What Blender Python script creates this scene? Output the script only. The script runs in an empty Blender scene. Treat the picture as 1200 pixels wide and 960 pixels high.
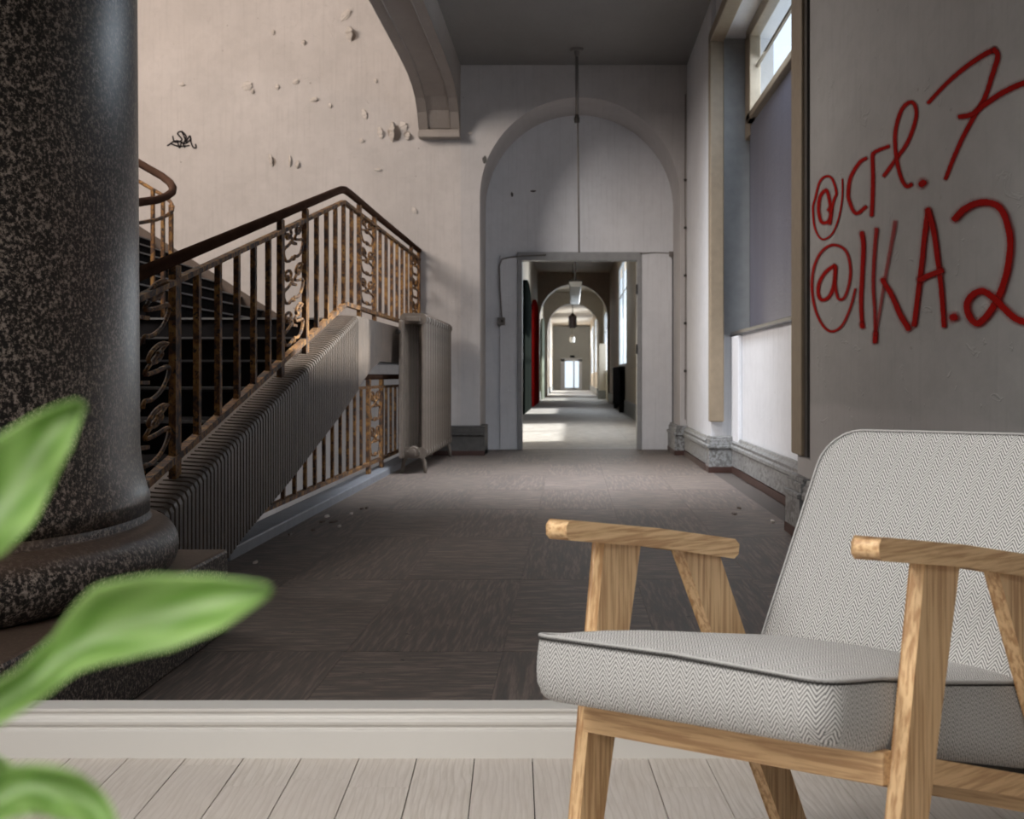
import bpy, math, random
from mathutils import Vector, Matrix
random.seed(7)
S = bpy.context.scene
COL = S.collection
PI = math.pi

# ---------------------------------------------------------------- camera, world, lights
FPX, CX, CY, EYE = 2000.0, 670.0, 440.0, 0.86      # focal length in pixels, vanishing point, eye height
cam = bpy.data.cameras.new('camera')
cam.sensor_width = 36.0
cam.lens = 36.0 * FPX / 1200.0
cam.shift_x = -(CX - 600) / 1200.0
cam.shift_y = -(480 - CY) / 1200.0
cam.clip_end = 500
cam.dof.use_dof = True
cam.dof.focus_distance = 5.0
cam.dof.aperture_fstop = 11.0
co = bpy.data.objects.new('camera', cam)
COL.objects.link(co)
co.location = (0, 0, EYE)
co.rotation_euler = (PI / 2, 0, 0)
S.camera = co

w = bpy.data.worlds.new('world'); S.world = w; w.use_nodes = True
wn = w.node_tree.nodes['Background']
wn.inputs[0].default_value = (0.80, 0.90, 1.0, 1)
wn.inputs[1].default_value = 1.5

def area(name, loc, target, sx, sy, power, col, spread=180):
    l = bpy.data.lights.new(name, 'AREA'); l.shape = 'RECTANGLE'
    l.size = sx; l.size_y = sy; l.energy = power; l.color = col
    l.spread = math.radians(spread)
    o = bpy.data.objects.new(name, l); COL.objects.link(o)
    o.location = loc
    o.rotation_euler = (Vector(target) - Vector(loc)).to_track_quat('-Z', 'Y').to_euler()
    return o

sun = bpy.data.lights.new('sun', 'SUN'); sun.energy = 16.0; sun.angle = math.radians(3); sun.color = (1.0, 0.95, 0.86)
so = bpy.data.objects.new('sun', sun); COL.objects.link(so)
so.rotation_euler = (Vector((-1.0, -0.45, -0.72))).to_track_quat('-Z', 'Y').to_euler()

area('stair_window_light', (-6.6, 12.6, 5.9), (-0.2, 18.5, 1.0), 2.6, 2.6, 520, (1.0, 0.91, 0.84))
area('stair_high_light', (-6.2, 16.5, 5.4), (-5.4, 21.5, 3.2), 1.6, 1.6, 75, (1.0, 0.74, 0.55))
area('stairwell_low_light', (-5.5, 14.5, -0.4), (-2.4, 21.5, 0.2), 1.6, 1.6, 90, (0.92, 0.95, 1.0))
area('transom_daylight', (1.70, 15.2, 3.86), (-0.6, 15.8, 0.0), 3.4, 0.7, 60, (0.80, 0.89, 1.0))
area('hall_floor_fill', (0.0, 16.0, 4.3), (0.0, 17.0, 0.0), 1.6, 5.0, 150, (0.92, 0.95, 1.0), 85)  # added soft fill under the ceiling, brightens the corridor floor
for wy, wl_, wp in ((31.5, 9.5, 110), (49.0, 7.0, 120), (73.0, 6.5, 170), (91.5, 6.5, 190), (107.5, 10.0, 300)):
    area('far_window_daylight', (1.40 if wy < 80 else 1.24, wy, 2.6), (-2.0, wy - 1.0, 1.2), wl_, 2.8, wp, (0.90, 0.95, 1.0))
area('far_end_fill', (0.7, 112.5, 3.4), (-0.1, 120, 1.9), 1.0, 1.0, 60, (1.0, 0.97, 0.92))  # added unseen lamp that lifts the dark end wall
area('room_light', (-0.9, 1.7, 2.75), (0.3, 2.9, 0.3), 2.6, 1.4, 54, (1.0, 0.98, 0.95), 130)
area('room_left_fill', (-1.9, 0.3, 1.5), (0.6, 3.0, 0.3), 1.4, 1.6, 15, (1.0, 0.99, 0.97), 120)  # added weak fill from the left for the chair front, no window there
area('room_back_fill', (0.3, -1.3, 1.9), (0.3, 2.7, 0.35), 2.2, 1.4, 16, (1.0, 0.99, 0.97), 110)  # added fill behind the camera, brightens the leaves and chair front

S.view_settings.view_transform = 'Standard'
S.view_settings.look = 'None'
S.view_settings.exposure = 0.0
S.view_settings.gamma = 1.0
S.view_settings.use_curve_mapping = False

# ---------------------------------------------------------------- helpers
def P(px, py, Y):
    return Vector(((px - CX) / FPX * Y, Y, EYE - (py - CY) / FPX * Y))
def YX(px, X):                                # depth at which a plane X=const crosses picture column px
    return FPX * X / (px - CX)
ZF = -0.14                                    # floor of the old corridor, 1 m below the eye

class MB:
    def __init__(s): s.v = []; s.f = []; s.uv = None
    def add(s, vs, fs):
        b = len(s.v); s.v += [tuple(v) for v in vs]; s.f += [tuple(b + i for i in f) for f in fs]; return s
    def box(s, x0, x1, y0, y1, z0, z1):
        vs = [(x, y, z) for z in (z0, z1) for y in (y0, y1) for x in (x0, x1)]
        return s.add(vs, [(0, 2, 3, 1), (4, 5, 7, 6), (0, 1, 5, 4), (2, 6, 7, 3), (0, 4, 6, 2), (1, 3, 7, 5)])
    def prism(s, pts, axis, a, b):
        """polygon pts in the two other axes, extruded along axis from a to b"""
        n = len(pts)
        def mk(p, c):
            return {'x': (c, p[0], p[1]), 'y': (p[0], c, p[1]), 'z': (p[0], p[1], c)}[axis]
        vs = [mk(p, a) for p in pts] + [mk(p, b) for p in pts]
        fs = [tuple(range(n)), tuple(range(2 * n - 1, n - 1, -1))]
        fs += [(i, (i + 1) % n, n + (i + 1) % n, n + i) for i in range(n)]
        return s.add(vs, fs)
    def tube(s, pts, r, n=8, closed=False, sx=1.0):
        pts = [Vector(p) for p in pts]; m = len(pts)
        rs = r if isinstance(r, (list, tuple)) else [r] * m
        up = Vector((0, 0, 1)); vs = []; prev = None
        for i, p in enumerate(pts):
            if closed: t = pts[(i + 1) % m] - pts[i - 1]
            else: t = pts[min(i + 1, m - 1)] - pts[max(i - 1, 0)]
            t.normalize()
            if prev is None:
                a = t.orthogonal().normalized() if abs(t.dot(up)) > .95 else t.cross(up).normalized()
            else:
                a = (prev - t * prev.dot(t)).normalized()
            prev = a; b = t.cross(a)
            for k in range(n):
                an = 2 * PI * k / n
                vs.append(p + a * math.cos(an) * rs[i] + b * math.sin(an) * rs[i])
        fs = []
        for i in range(m if closed else m - 1):
            j = (i + 1) % m
            for k in range(n):
                fs.append((i * n + k, i * n + (k + 1) % n, j * n + (k + 1) % n, j * n + k))
        if not closed: fs += [tuple(range(n))[::-1], tuple(range((m - 1) * n, m * n))]
        return s.add(vs, fs)
    def lathe(s, prof, c, ax=1.0, ay=1.0, n=48, a0=0, a1=2 * PI):
        """prof: list of (rx, ry, z)"""
        vs = []
        for rx, ry, z in prof:
            for k in range(n):
                an = a0 + (a1 - a0) * k / n
                vs.append((c[0] + rx * math.cos(an), c[1] + ry * math.sin(an), z))
        fs = []
        for i in range(len(prof) - 1):
            for k in range(n):
                fs.append((i * n + k, i * n + (k + 1) % n, (i + 1) * n + (k + 1) % n, (i + 1) * n + k))
        fs += [tuple(range(n))[::-1], tuple(range((len(prof) - 1) * n, len(prof) * n))]
        return s.add(vs, fs)
    def arch(s, x0, x1, z0, z1, y0, y1, cx, r, zs, n=32, zh=None):
        """frontal wall with a round-headed opening of radius r, springing at zs"""
        zh = z0 if zh is None else zh
        s.box(x0, cx - r, y0, y1, z0, z1); s.box(cx + r, x1, y0, y1, z0, z1)
        for i in range(n):
            a, b = PI - PI * i / n, PI - PI * (i + 1) / n
            xa, xb = cx + r * math.cos(a), cx + r * math.cos(b)
            za, zb = zs + r * math.sin(a), zs + r * math.sin(b)
            s.add([(xa, y0, za), (xb, y0, zb), (xb, y0, z1), (xa, y0, z1), (xa, y1, za), (xb, y1, zb), (xb, y1, z1), (xa, y1, z1)],
                  [(0, 1, 2, 3), (7, 6, 5, 4), (0, 4, 5, 1), (2, 6, 7, 3)])
        return s
    def build(s, name, m, parent=None, smooth=False, bevel=0, origin=None, uvf=None, seg=2):
        me = bpy.data.meshes.new(name)
        o0 = Vector(origin) if origin is not None else (Vector(parent['_loc']) if parent is not None and '_loc' in parent else Vector((0, 0, 0)))
        me.from_pydata([tuple(Vector(v) - o0) for v in s.v], [], s.f); me.update()
        if m: me.materials.append(m)
        o = bpy.data.objects.new(name, me); COL.objects.link(o)
        if smooth:
            for p in me.polygons: p.use_smooth = True
        if uvf:
            ul = me.uv_layers.new(name='UVMap')
            for p in me.polygons:
                for li in p.loop_indices:
                    ul.data[li].uv = uvf(me.vertices[me.loops[li].vertex_index].co, p.normal)
        if bevel:
            b = o.modifiers.new('bevel', 'BEVEL'); b.width = bevel; b.segments = seg; b.limit_method = 'ANGLE'; b.angle_limit = math.radians(40)
            b.harden_normals = False
        if parent is not None:
            o.parent = parent
        elif origin is not None: o.location = o0
        return o

def catmull(pts, n=8):
    if len(pts) < 3: 
        a, b = pts
        return [(a[0] + (b[0] - a[0]) * i / n, a[1] + (b[1] - a[1]) * i / n) for i in range(n + 1)]
    q = [pts[0]] + list(pts) + [pts[-1]]; out = []
    for i in range(1, len(q) - 2):
        p0, p1, p2, p3 = q[i - 1], q[i], q[i + 1], q[i + 2]
        for k in range(n):
            t = k / n
            out.append(tuple(.5 * (2 * p1[j] + (p2[j] - p0[j]) * t + (2 * p0[j] - 5 * p1[j] + 4 * p2[j] - p3[j]) * t * t + (3 * p1[j] - p0[j] - 3 * p2[j] + p3[j]) * t ** 3) for j in (0, 1)))
    out.append(tuple(pts[-1])); return out

def thing(name, label, cat, loc=(0, 0, 0), rz=0, group=None):
    o = bpy.data.objects.new(name, None); COL.objects.link(o)
    o.location = loc; o.rotation_euler = (0, 0, rz)
    o.empty_display_size = .1
    if rz == 0: o['_loc'] = list(loc)
    else: o['_loc'] = [0, 0, 0]
    o['label'] = label; o['category'] = cat
    if group: o['group'] = group
    return o
def tag(o, label, cat, group=None):
    o['label'] = label; o['category'] = cat
    if group: o['group'] = group
    return o
def st(o, label=None):
    o['kind'] = 'structure'
    if label: o['label'] = label
    return o

# ---------------------------------------------------------------- materials
class NT:
    def __init__(s, name):
        s.m = bpy.data.materials.new(name); s.m.use_nodes = True
        s.t = s.m.node_tree; s.n = s.t.nodes; s.l = s.t.links
        s.b = s.n['Principled BSDF']; s.out = s.n['Material Output']
    def node(s, ty, ins=None, **kw):
        n = s.n.new(ty)
        for k, v in kw.items(): setattr(n, k, v)
        for k, v in (ins or {}).items():
            if isinstance(v, bpy.types.NodeSocket): s.l.new(v, n.inputs[k])
            else: n.inputs[k].default_value = v
        return n
    def math(s, op, a, b=0.0, c=0.0):
        n = s.n.new('ShaderNodeMath'); n.operation = op
        for i, v in enumerate((a, b, c)):
            if isinstance(v, bpy.types.NodeSocket): s.l.new(v, n.inputs[i])
            else: n.inputs[i].default_value = v
        return n.outputs[0]
    def coord(s, scale=(1, 1, 1), rand=0.0, kind='Object'):
        tc = s.node('ShaderNodeTexCoord').outputs[kind]
        mp = s.node('ShaderNodeMapping', {'Vector': tc, 'Scale': scale})
        if rand:
            r = s.node('ShaderNodeObjectInfo').outputs['Random']
            cb = s.node('ShaderNodeCombineXYZ', {0: s.math('MULTIPLY', r, rand), 1: s.math('MULTIPLY', r, rand * 1.7), 2: s.math('MULTIPLY', r, rand * .6)})
            return s.node('ShaderNodeVectorMath', {0: mp.outputs[0], 1: cb.outputs[0]}, operation='ADD').outputs[0]
        return mp.outputs[0]
    def noise(s, vec, scale, detail=4, rough=.55, dist=0):
        return s.node('ShaderNodeTexNoise', {'Vector': vec, 'Scale': scale, 'Detail': detail, 'Roughness': rough, 'Distortion': dist}).outputs['Fac']
    def ramp(s, fac, stops, interp='LINEAR'):
        n = s.node('ShaderNodeValToRGB', {'Fac': fac}); e = n.color_ramp.elements; n.color_ramp.interpolation = interp
        while len(e) < len(stops): e.new(.5)
        for el, (p, c) in zip(e, stops):
            el.position = p; el.color = (c[0], c[1], c[2], 1) if isinstance(c, (tuple, list)) else (c, c, c, 1)
        return n.outputs[0]
    def mix(s, fac, a, b, mode='MIX'):
        n = s.n.new('ShaderNodeMix'); n.data_type = 'RGBA'; n.blend_type = mode
        for k, v in ((0, fac), (6, a), (7, b)):
            if isinstance(v, bpy.types.NodeSocket): s.l.new(v, n.inputs[k])
            elif k == 0: n.inputs[0].default_value = v
            else: n.inputs[k].default_value = (v[0], v[1], v[2], 1)
        return n.outputs[2]
    def col(s, c):
        if isinstance(c, bpy.types.NodeSocket): s.l.new(c, s.b.inputs['Base Color'])
        else: s.b.inputs['Base Color'].default_value = (*c, 1)
    def rough(s, r):
        if isinstance(r, bpy.types.NodeSocket): s.l.new(r, s.b.inputs['Roughness'])
        else: s.b.inputs['Roughness'].default_value = r
    def bump(s, h, strength=.3, dist=.01):
        n = s.node('ShaderNodeBump', {'Height': h, 'Strength': strength, 'Distance': dist})
        s.l.new(n.outputs[0], s.b.inputs['Normal'])

def plain(name, c, rough=.6, metal=0, var=.0, scale=8, bump=0):
    t = NT(name)
    if var:
        n = t.noise(t.coord(), scale, 5)
        t.col(t.mix(n, tuple(x * (1 - var) for x in c), tuple(min(1, x * (1 + var)) for x in c)))
        if bump: t.bump(n, bump, .01)
    else: t.col(c)
    t.rough(rough); t.b.inputs['Metallic'].default_value = metal
    return t.m

def plaster(name, base, dirt, stain=.5, sc=(1, .35, 1), flake=.5, low=None):
    t = NT(name); v = t.coord(sc)
    n1 = t.noise(v, 1.1, 6, .6); n2 = t.noise(v, 9, 6, .65); n3 = t.noise(v, 3.2, 4, .6, .6)
    c = t.mix(t.ramp(n1, [(.38, 0), (.68, 1)]), base, dirt)
    c = t.mix(t.math('MULTIPLY', t.ramp(n2, [(.45, 0), (.62, 1)]), .25 * stain), c, tuple(x * .62 for x in base))
    # chipped spots
    vo = t.node('ShaderNodeTexVoronoi', {'Vector': v, 'Scale': 5.2, 'Randomness': 1.0}).outputs['Distance']
    spot = t.math('MULTIPLY', t.ramp(vo, [(.035, 1), (.06, 0)]), t.ramp(n3, [(.5, 0), (.56, 1)]))
    c = t.mix(t.math('MULTIPLY', spot, flake), c, (.16, .13, .11))
    if low:                                   # a worn, painted-over lower band
        z = t.node('ShaderNodeSeparateXYZ', {0: t.node('ShaderNodeTexCoord').outputs['Object']}).outputs[2]
        z = t.math('ADD', z, t.math('MULTIPLY', n3, .12))
        c = t.mix(t.math('MULTIPLY', t.ramp(t.math('SUBTRACT', low[0], z), [(.0, 0), (.05, 1)]), .55), c, low[1])
    # fine vertical rubbing
    vs = t.coord((14, 5, .5)); n4 = t.noise(vs, 3, 3)
    c = t.mix(t.math('MULTIPLY', t.ramp(n4, [(.52, 0), (.7, 1)]), .16), c, tuple(x * .55 for x in base))
    t.col(c); t.rough(.62)
    # creases and blisters
    bl = t.ramp(t.noise(v, 11, 2, .5, .8), [(.66, 0), (.69, 1), (.73, .25)])
    h = t.math('ADD', t.math('MULTIPLY', n2, .35), t.math('MULTIPLY', bl, .6))
    t.bump(h, .35, .015)
    return t.m

M = {}
M['stair_wall'] = plaster('stair_wall_plaster', (.59, .555, .535), (.51, .48, .46), .6, (1, 1, 1), .7)
M['hall_wall'] = plaster('hall_wall_plaster', (.545, .525, .52), (.475, .46, .455), .5, (1, 1, 1), .5)
M['panel_white'] = plaster('white_panel_paint', (.78, .80, .84), (.70, .72, .76), .4, (1, .4, 1), .2)
M['near_wall'] = plaster('near_wall_plaster', (.42, .42, .415), (.345, .34, .335), .8, (1, .35, 1), .6, (.78, (.47, .46, .46)))
M['far_wall'] = plaster('far_wall_plaster', (.62, .54, .44), (.55, .47, .38), .6, (1, .1, 1), .2)
M['far_end'] = plaster('far_end_plaster', (.50, .50, .46), (.46, .46, .42), .3, (1, 1, 1), .1)
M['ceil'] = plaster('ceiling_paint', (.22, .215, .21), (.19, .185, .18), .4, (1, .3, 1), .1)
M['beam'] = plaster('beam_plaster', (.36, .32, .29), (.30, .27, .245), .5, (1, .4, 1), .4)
M['tan'] = plain('tan_wood_frame', (.27, .215, .15), .5, 0, .25, 14)
M['trim_grey'] = plain('grey_frame_paint', (.30, .31, .32), .5, 0, .2, 12)
M['white_paint'] = plain('white_frame_paint', (.72, .73, .75), .5, 0, .08, 6)
M['dark_metal'] = plain('dark_metal', (.05, .045, .04), .5, .6)
M['plug'] = plain('ash_grey_plastic', (.17, .155, .145), .5)
M['room_wall'] = plain('room_wall_paint', (.62, .60, .57), .8)
M['skirting'] = plain('skirting_paint', (.60, .575, .54), .45)

def base_mat():
    t = NT('blotched_base_paint'); v = t.coord((1, .4, 1))
    n = t.noise(v, 30, 5, .7); m = t.noise(v, 3, 3)
    c = t.mix(t.ramp(n, [(.46, 0), (.52, 1)]), (.13, .13, .125), (.30, .31, .315))
    c = t.mix(t.ramp(m, [(.4, 0), (.7, .8)]), c, (.24, .245, .25))
    t.col(c); t.rough(.5); t.bump(n, .3, .01); return t.m
M['base'] = base_mat()
M['base_dark'] = plain('dark_stone_base', (.075, .07, .065), .6, 0, .5, 16, .3)
M['base_red'] = plain('dark_red_strip', (.055, .024, .018), .5, 0, .4, 10)

def granite(dust=0.0):
    t = NT('speckled_granite' + ('_dusty' if dust else '')); v = t.coord((1, .62, 1))
    n1 = t.noise(v, 94, 3, .65); n2 = t.noise(v, 40, 4, .6)
    c = t.ramp(t.math('ADD', t.math('MULTIPLY', n1, .7), t.math('MULTIPLY', n2, .3)), [(.44, (.012, .011, .010)), (.49, (.035, .030, .027)), (.545, (.16, .13, .11)), (.61, (.33, .28, .245))])
    if dust:
        g = t.node('ShaderNodeNewGeometry').outputs['Normal']
        z = t.node('ShaderNodeSeparateXYZ', {0: g}).outputs[2]
        c = t.mix(t.math('MULTIPLY', t.ramp(z, [(.35, 0), (.8, 1)]), dust), c, (.10, .066, .048))
    t.col(c); t.rough(.30 if not dust else .45); t.b.inputs['Specular IOR Level'].default_value = .2
    return t.m
M['granite'] = granite(); M['granite_dusty'] = granite(.85)

def parquet(name, scale, tint):
    t = NT(name); v = t.coord(scale, 31.0); v0 = t.coord((1, .4, 1), 9)
    g = t.noise(v, 1.0, 6, .65); b = t.noise(v0, 2.0, 4)
    c = t.ramp(g, [(.36, tuple(x * .38 for x in tint)), (.5, tint), (.62, tuple(x * 1.9 for x in tint))])
    c = t.mix(t.math('MULTIPLY', b, .35), c, tuple(x * .6 for x in tint))
    sp = t.ramp(t.noise(t.coord((1, .5, 1), 3), 26, 2), [(.71, 0), (.74, 1)])
    c = t.mix(t.math('MULTIPLY', sp, .8), c, (.02, .016, .013))
    t.col(c); t.rough(t.ramp(g, [(.3, .48), (.7, .72)])); t.bump(g, .22, .008)
    return t.m
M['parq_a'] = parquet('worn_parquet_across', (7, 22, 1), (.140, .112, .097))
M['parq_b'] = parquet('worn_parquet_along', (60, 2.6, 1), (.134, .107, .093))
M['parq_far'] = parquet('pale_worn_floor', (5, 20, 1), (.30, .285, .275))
M['parq_gap'] = plain('floor_grime', (.075, .062, .055), .7)

def whitewood():
    t = NT('limed_oak_plank'); 
    v = t.coord((120, 6, 1), 40.0); vw = t.coord((8, 1.5, 1), 40.0)
    g = t.noise(v, 1.0, 5, .6)
    wv = t.node('ShaderNodeTexWave', {'Vector': vw, 'Scale': 2.6, 'Distortion': 11.0, 'Detail': 1.5, 'Detail Scale': .55}).outputs['Fac']
    r = t.node('ShaderNodeObjectInfo').outputs['Random']
    c = t.ramp(g, [(.3, (.50, .44, .385)), (.6, (.63, .575, .525))])
    c = t.mix(t.math('MULTIPLY', t.ramp(wv, [(.0, 1), (.22, 0)]), .38), c, (.37, .31, .26))
    c = t.mix(t.math('MULTIPLY', r, .5), c, (.56, .50, .455))
    kn = t.node('ShaderNodeTexVoronoi', {'Vector': t.coord((1, 1, 1), 17), 'Scale': 3.0}).outputs['Distance']
    c = t.mix(t.ramp(kn, [(.02, .8), (.04, 0)]), c, (.20, .13, .09))
    t.col(c); t.rough(.45); t.bump(wv, .12, .003); return t.m
M['plank'] = whitewood()
M['gap'] = plain('plank_gap', (.04, .032, .026), .9)

def oak(name, scale, a=(.40, .22, .10), b=(.72, .50, .275)):
    t = NT(name); v = t.coord(scale)
    g = t.noise(v, 1.0, 6, .6, .3); l = t.noise(t.coord(tuple(x * .25 for x in scale)), 1.0, 2)
    c = t.mix(t.ramp(g, [(.40, 0), (.56, 1)]), a, b)
    c = t.mix(t.math('MULTIPLY', l, .4), c, (.50, .31, .155))
    t.col(c); t.rough(.42); t.bump(g, .1, .002); return t.m
M['oak_leg'] = oak('oak_legs', (160, 130, 5))
M['oak_arm'] = oak('oak_arms', (110, 7, 160))
M['oak_rail'] = oak('oak_rails', (7, 110, 160), (.40, .23, .11), (.66, .44, .235))

def herring():
    t = NT('herringbone_tweed'); 
    s = t.node('ShaderNodeSeparateXYZ', {0: t.node('ShaderNodeTexCoord').outputs['UV']})
    n = t.noise(t.coord((1, 1, 1)), 55, 2)
    x = s.outputs[0]; y = s.outputs[1]
    zig = t.math('PINGPONG', x, .0120)
    q = t.math('ADD', t.math('ADD', y, t.math('MULTIPLY', zig, 1.45)), t.math('MULTIPLY', n, .0016))
    wv = t.math('PINGPONG', q, .0037)
    f = t.ramp(t.math('DIVIDE', wv, .0037), [(.32, 0), (.60, 1)])
    edge = t.ramp(t.math('DIVIDE', t.math('PINGPONG', x, .0060), .0060), [(.0, .6), (.16, 0)])
    c = t.mix(f, (.07, .068, .067), (.60, .585, .56))
    c = t.mix(t.math('MULTIPLY', edge, .6), c, (.20, .195, .19))
    fz = t.noise(t.coord((1, 1, 1)), 500, 2)
    c = t.mix(t.math('MULTIPLY', fz, .25), c, (.32, .31, .305))
    t.col(c); t.rough(.95)
    t.b.inputs['Sheen Weight'].default_value = .12
    t.bump(f, .35, .002); return t.m
M['tweed'] = herring()
M['piping'] = plain('grey_piping', (.36, .35, .34), .95, 0, .4, 300)
M['under'] = plain('black_underlay', (.02, .018, .016), .9)

def rust():
    t = NT('rusted_iron'); v = t.coord()
    n = t.noise(v, 9, 6, .7, .4); m = t.noise(v, 34, 4, .7)
    c = t.ramp(n, [(.38, (.028, .016, .011)), (.47, (.10, .042, .014)), (.55, (.26, .12, .028)), (.68, (.34, .19, .055))])
    c = t.mix(t.ramp(m, [(.54, 0), (.6, 1)]), c, (.03, .02, .015))
    t.col(c); t.rough(.75); t.bump(m, .6, .01); return t.m
M['rust'] = rust()
M['handrail'] = plain('dark_brown_handrail', (.06, .034, .024), .5, 0, .4, 4)

def ribbed():
    t = NT('combed_stone'); v = t.coord()
    n = t.noise(v, 5, 6, .65); m = t.noise(v, 30, 3)
    c = t.mix(t.ramp(n, [(.35, 0), (.7, 1)]), (.058, .042, .032), (.118, .084, .062))
    t.col(t.mix(t.math('MULTIPLY', m, .4), c, (.09, .08, .075))); t.rough(.55); t.bump(m, .4, .01); return t.m
M['stone'] = ribbed()
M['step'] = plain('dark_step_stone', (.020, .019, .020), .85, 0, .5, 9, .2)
M['nosing'] = plain('worn_nosing', (.20, .20, .20), .6, 0, .3, 20)
M['skirt_brown'] = plain('brown_stair_skirting', (.10, .072, .056), .6, 0, .4, 7)
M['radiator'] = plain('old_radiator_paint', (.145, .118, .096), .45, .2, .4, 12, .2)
M['kerb'] = plain('pale_kerb_stone', (.20, .215, .24), .5, 0, .3, 7)

def glass():
    t = NT('window_glass'); 
    tr = t.node('ShaderNodeBsdfTransparent', {'Color': (.94, .96, .97, 1)}); gl = t.node('ShaderNodeBsdfGlossy', {'Roughness': .08})
    mx = t.node('ShaderNodeMixShader', {0: .08, 1: tr.outputs[0], 2: gl.outputs[0]})
    t.l.new(mx.outputs[0], t.out.inputs[0]); return t.m
M['glass'] = glass()
def sheet():
    t = NT('bubbled_grey_sheet'); v = t.coord((1, .45, 1))
    n = t.noise(v, 34, 3, .6); m = t.noise(t.coord((6, 2, .6)), 1.2, 3)
    c = t.mix(m, (.085, .085, .115), (.15, .15, .19)); t.col(t.mix(t.ramp(n, [(.55, 0), (.7, .5)]), c, (.10, .10, .12)))
    t.rough(.42); t.bump(n, .5, .01); return t.m
M['sheet'] = sheet()
M['sill'] = plain('dark_sill', (.05, .05, .055), .3, 0, .3, 12)
M['red_door'] = plain('red_door_paint', (.42, .012, .010), .4, 0, .1, 3)
M['dark_door'] = plain('dark_green_door', (.009, .011, .010), .5)
M['green_door'] = plain('grey_green_door', (.16, .18, .15), .5)
for k_ in ('step', 'handrail', 'red_door', 'dark_door', 'green_door'): M[k_].node_tree.nodes['Principled BSDF'].inputs['Specular IOR Level'].default_value = 0.0
M['diffuser'] = plain('milky_diffuser', (.90, .90, .89), .4)
M['brass'] = plain('old_brass', (.20, .15, .09), .4, .7)
M['leaf'] = None
def leafm(name, a, b):
    t = NT(name); uv = t.node('ShaderNodeSeparateXYZ', {0: t.node('ShaderNodeTexCoord').outputs['UV']})
    v = uv.outputs[1]; u = uv.outputs[0]
    mid = t.ramp(t.math('ABSOLUTE', v), [(.03, 1), (.30, 0)])
    vein = t.ramp(t.math('PINGPONG', t.math('SUBTRACT', t.math('MULTIPLY', u, 3.2), t.math('ABSOLUTE', v)), .5), [(.0, 0), (.45, 1)])
    c = t.mix(vein, a, b); c = t.mix(t.math('MULTIPLY', mid, .75), c, (.52, .68, .34))
    edge = t.ramp(t.math('ABSOLUTE', v), [(.55, 0), (.95, 1)])
    c = t.mix(t.math('MULTIPLY', edge, .5), c, (.42, .62, .20))
    t.col(c); t.rough(.42)
    t.b.inputs['Subsurface Weight'].default_value = .12
    t.b.inputs['Subsurface Radius'].default_value = (.01, .02, .005)
    return t.m
M['leaf'] = leafm('leaf_green', (.19, .36, .07), (.36, .56, .17))
M['stem'] = plain('green_stem', (.16, .26, .09), .5)
M['pot'] = plain('clay_pot', (.38, .20, .13), .7, 0, .2, 12)
M['soil'] = plain('soil', (.04, .028, .02), .95, 0, .4, 40, .5)

def spray(name, colr, soft=.55):
    t = NT(name); uv = t.node('ShaderNodeSeparateXYZ', {0: t.node('ShaderNodeTexCoord').outputs['UV']})
    v = t.math('ABSOLUTE', uv.outputs[1])
    n = t.noise(t.coord((1, .5, 1)), 60, 3)
    v = t.math('ADD', v, t.math('MULTIPLY', t.math('SUBTRACT', n, .5), .25))
    a = t.ramp(v, [(soft * .8, 1), (soft * 1.25, .35), (.98, 0)])
    a = t.math('MULTIPLY', a, uv.outputs[0])
    tr = t.node('ShaderNodeBsdfTransparent')
    t.col(colr); t.rough(.9); t.b.inputs['Specular IOR Level'].default_value = .05
    mx = t.node('ShaderNodeMixShader', {0: a, 1: tr.outputs[0], 2: t.b.outputs[0]})
    t.l.new(mx.outputs[0], t.out.inputs[0]); return t.m
M['spray'] = spray('red_spray_paint', (.36, .006, .004), .45)
M['marker'] = spray('black_marker', (.02, .018, .02), .8)
M['chip'] = plain('paint_chip', (.62, .58, .54), .7, 0, .2, 30)
M['bare'] = plain('bare_plaster', (.36, .31, .27), .9, 0, .2, 20)

XR, XB, YA, YD = 1.45, -1.40, 21.5, 23.0       # right wall, beam edge, arch wall, door wall
ZC = 4.77                                     # corridor ceiling

# ================================================================ FRONT ROOM
fl = MB().box(-3.4, 3.0, -1.6, 3.95, -.34, -.012).build('floor', M['gap']); st(fl, 'pale limed oak plank floor of the front room')
ang = math.radians(-1.9)
PW, GAP = .1296, .0024
meshes = {}
def plank(cx, y0, L):
    key = round(L, 3)
    if key not in meshes:
        o = MB().box(-PW / 2 + GAP / 2, PW / 2 - GAP / 2, 0.0008, L - .0008, -.012, 0).build('plank', M['plank'], fl)
        meshes[key] = o.data
    else:
        o = bpy.data.objects.new('plank', meshes[key]); COL.objects.link(o); o.parent = fl
    # planks run to the wall with a slight turn about the wall line
    base = Vector((cx, 3.835, 0)); d = Vector((math.sin(ang), math.cos(ang), 0))
    p = base - d * (3.835 - y0)
    o.location = (p.x, p.y, 0); o.rotation_euler = (0, 0, -ang)
# joint nearest the wall for each strip, as read from the photograph (distance from the wall)
x0w = (556.0 - CX) / FPX * 3.83
first = {-5: .07, -4: .26, -3: .20, -2: .27, -1: .62, 0: .95, 1: .74, 2: .02, 3: .27, 4: .52, 5: .12, 6: .34, 7: .20}
for i in range(-13, 12):
    cxp = x0w + (i + .5) * PW
    d0 = first.get(i, .15 + ((i * 37) % 10) / 14)
    y = 3.835 - d0
    plank(cxp, y, d0)
    k = 0
    while y > .9:
        L = (.75, .95, .6)[(i + k) % 3]
        y -= L; plank(cxp, y, L); k += 1

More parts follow.
